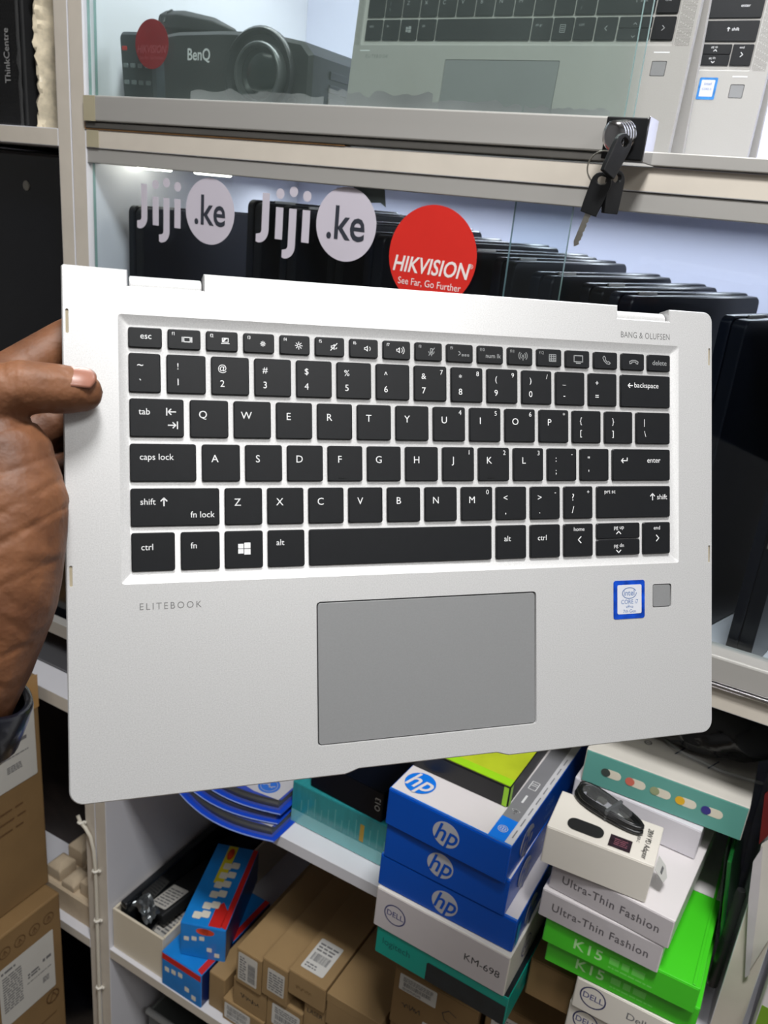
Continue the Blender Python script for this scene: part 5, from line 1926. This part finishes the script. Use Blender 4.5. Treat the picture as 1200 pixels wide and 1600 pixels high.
b.build('lettering', LEGEND, t, mx=Matrix(((1, 0, 0, .094), (0, 0, -1, -.0004), (0, 1, 0, .086), (0, 0, 0, 1))))
for k in range(5):
    b = MB()
    b.box(pw - .001, pw + .0015, .035, pd - .03, .018 + k * .013, .026 + k * .013)
    b.build('vent_slat', BLACK, t, bevel=.0007)
for (x, y) in ((.03, .03), (pw - .03, .03), (pw / 2, pd - .03)):
    b = MB()
    b.lathe([(.009, 0), (.010, .002), (.010, .0045)], 14, 0, Matrix.Translation((x, y, 0)))
    b.build('foot', BLACK, t)
# soft black case on top of the projector
t = thing('carry_case', 'black rolled case lying on the projector', 'case', (-.790, .825, UZ + ph + .0002), math.radians(8))
b = MB()
hexp = [(.019 * math.cos(math.radians(60 * k + 30)), .017 + .017 * math.sin(math.radians(60 * k + 30))) for k in range(6)]
vs = []
for x, s_ in ((0, .6), (.004, .8), (.03, .82), (.07, .6), (.098, .22)):
    vs += [(x, y * s_, max(.0, .017 + (z - .017) * s_ - (1 - s_) * .012)) for y, z in hexp]
fs = [(k * 6 + i, k * 6 + (i + 1) % 6, (k + 1) * 6 + (i + 1) % 6, (k + 1) * 6 + i) for k in range(4) for i in range(6)] + [tuple(range(6))[::-1], tuple(24 + i for i in range(6))]
b.add(vs, fs)
b.build('case_body', BLACK_MATT, t, smooth=30, bevel=.0015)
b = MB()
b.tube([(.012, .0150, .013), (.012, .010, .0245), (.012, 0, .0285), (.012, -.010, .0245), (.012, -.0150, .013)], .0012, 6)
b.build('case_strap', BLACK, t, smooth=40)
# remote control leaning on the side wall
t = thing('remote_control', 'dark remote control with a red button beside the projector', 'remote', mx=Matrix.Translation((-.7830, .757, UZ + .0022)) @ Matrix.Rotation(math.radians(6), 4, 'X') @ Matrix.Rotation(math.radians(1), 4, 'Y'))
b = MB()
b.prism(rrect(0, .050, 0, .100, .007, 4), 0, .016, ch=.003)
RM = Matrix(((1, 0, 0, 0), (0, 0, -1, .016), (0, 1, 0, 0), (0, 0, 0, 1)))
b.build('remote_body', mat('slate remote plastic', (44, 52, 58), .45), t, smooth=30, mx=RM)
for i in range(4):
    for j in range(5):
        if j == 4 and i > 0:
            continue
        if j in (0,) and i == 3:
            continue
        b = MB()
        cx, cy = .009 + i * .0107, .018 + j * .0165
        b.prism(rrect(cx - .0034, cx + .0034, cy - .0022, cy + .0022, .0012, 2), .016, .0172, ch=.0003)
        b.build('button', RED if j == 4 else mat('pale remote button', (120, 128, 132), .5), t, mx=RM)

# ------------------------------------------------------------------ lower glazed compartment: closed black laptops on edge
LZ0 = -.3738


def closed_laptop(label, x, y, yaw, top, ln=.245, group='closed black laptops standing on edge'):
    h = top - LZ0
    t = thing('closed_laptop', label, 'laptop', (x, y, LZ0), math.radians(yaw), group)
    for nm, y0, y1, m, g_ in (('base', .0005, .0125, mat('smooth black base', (7, 10, 18), .28, var=.08, spec=.25), 0.002), ('lid', -.0095, -.0005, NAVY, 0.0)):
        b = MB()
        b.prism(rrect(g_, ln - g_, 0.0005, h - g_, .008, 4), y0, y1, ch=.0012)
        b.build(nm, m, t, smooth=25, mx=Matrix(((1, 0, 0, 0), (0, 0, 1, 0) if False else (0, 0, -1, 0), (0, 1, 0, 0), (0, 0, 0, 1))))
    b = MB()
    b.box(.03, .06, -.001, .001, h - .003, h + .0005)
    b.build('hinge', STEEL, t)
    b = MB()
    b.box(-.0006, .0006, -.0075, -.0025, h * .42, h * .47)
    b.build('port', STEEL, t)
    return t


ORD = ['first', 'second', 'third', 'fourth', 'fifth', 'sixth', 'seventh', 'eighth', 'ninth', 'tenth', 'eleventh', 'twelfth', 'thirteenth']
CL = [(-.024, 80, -.075), (-.094, 72, -.062), (-.188, 71, -.054), (-.218, 75, -.051), (-.262, 76, -.046), (-.305, 79, -.038), (-.347, 76, -.034), (-.395, 77, -.029), (-.440, 80, -.028), (-.492, 78, -.020), (-.545, 80, -.012), (-.600, 78, -.010), (-.765, 86, -.030)]
for i, (x, yw, tz) in enumerate(CL):
    closed_laptop('%s closed black laptop on edge, counting from the open end of the glazed shelf' % ORD[i], x, .752 + (.012 if i % 2 else 0), yw, tz)

# ------------------------------------------------------------------ lock and keys on the sliding door
t = thing('cabinet_lock', 'black and chrome showcase lock clamped on the door rail', 'lock', (-.2065, .690, .0475))
b = MB()
b.box(0, .032, .0, .0255, .0, .0300)
b.build('lock_block', BLACK, t, bevel=.001)
b = MB()
b.box(.0322, .0334, -.001, .026, -.001, .0310)
b.build('clamp_plate', CHROME, t, bevel=.0004)
Mk = Matrix.Translation((.0165, 0, .0175)) @ Matrix.Rotation(math.radians(100), 4, 'X') @ Matrix.Rotation(math.radians(-22), 4, 'Y')
b = MB()
pr_ = []
for k in range(5):
    z = k * .0030
    pr_ += [(.0098, z), (.0108, z + .0007), (.0108, z + .0019), (.0098, z + .0026)]
pr_ += [(.0085, .0152), (.0070, .0158)]
b.lathe(pr_, 28, 0, Mk)
b.build('lock_barrel', CHROME, t, smooth=40)
kr = thing('key_ring', 'wire ring of small black-headed keys hanging from the showcase lock', 'keys', (-.198, .672, .040))
KH = BLACK


def key(name, loc, rot, blade=True, hang=True):
    M = Matrix.Translation(loc) @ rot
    b = MB()
    # oval bow with a hole, joined to a square collar
    o_ = [(-.0078, -.004), (-.0072, -.018), (-.0065, -.026), (.0065, -.026), (.0072, -.018), (.0078, -.004)]
    top = [(.0078 * math.cos(math.radians(a)), -.002 + .0075 * math.sin(math.radians(a))) for a in range(0, 181, 20)]
    outl = o_ + top
    hole = ellipse(0, -.0005, .0038, .0032, 14)
    loops = [[Vector((x, y, 0)) for x, y in outl], [Vector((x, y, 0)) for x, y in reversed(hole)]]
    flat = [v for lp in loops for v in lp]
    tr = tessellate_polygon(loops)
    for z in (.0022, -.0022):
        fs = []
        for q in tr:
            a, b2, c = (flat[i] for i in q)
            up = (b2 - a).cross(c - a).z > 0
            fs.append(tuple(q) if up == (z > 0) else tuple(reversed(q)))
        b.add([(v.x, v.y, z) for v in flat], fs)
    for lp in (outl, list(reversed(hole))):
        n_ = len(lp)
        b.add([(x, y, -.0022) for x, y in lp] + [(x, y, .0022) for x, y in lp], [(i, (i + 1) % n_, n_ + (i + 1) % n_, n_ + i) for i in range(n_)])
    k = b.build('key_head', KH, kr, mx=M, bevel=.0006, weld=True)
    if blade:
        b = MB()
        bl = [(-.0024, -.0255), (-.0024, -.048), (-.0008, -.0515), (.0008, -.0505)]
        for i in range(6):
            bl += [(.0024, -.0485 + i * .0035), (.0013 + .0006 * (i % 2), -.0470 + i * .0035)]
        bl += [(.0024, -.0255)]
        b.prism(bl, -.0008, .0008)
        b.build('key_blade', STEEL, k)
    return k


VF = Matrix(((1, 0, 0, 0), (0, 0, -1, 0), (0, 1, 0, 0), (0, 0, 0, 1)))   # plate in the front plane
rp = [(.0118 * math.cos(math.radians(a)), 0, .0118 * math.sin(math.radians(a))) for a in range(0, 360, 12)]
b = MB()
b.tube(rp, .0006, 6, closed=True)
b.build('split_ring', STEEL, kr, smooth=60)
key('key', (.0015, .0, -.0085), Matrix.Rotation(math.radians(10), 4, 'Z') @ Matrix.Rotation(math.radians(-14), 4, 'Y').inverted() @ VF)
key('key', (.0095, .006, -.0060), Matrix.Rotation(math.radians(55), 4, 'Z') @ VF, False)
key('key', (.0125, -.001, .0185), Matrix.Rotation(math.radians(60), 4, 'Z') @ Matrix.Rotation(math.radians(24), 4, 'Y') @ VF, False)
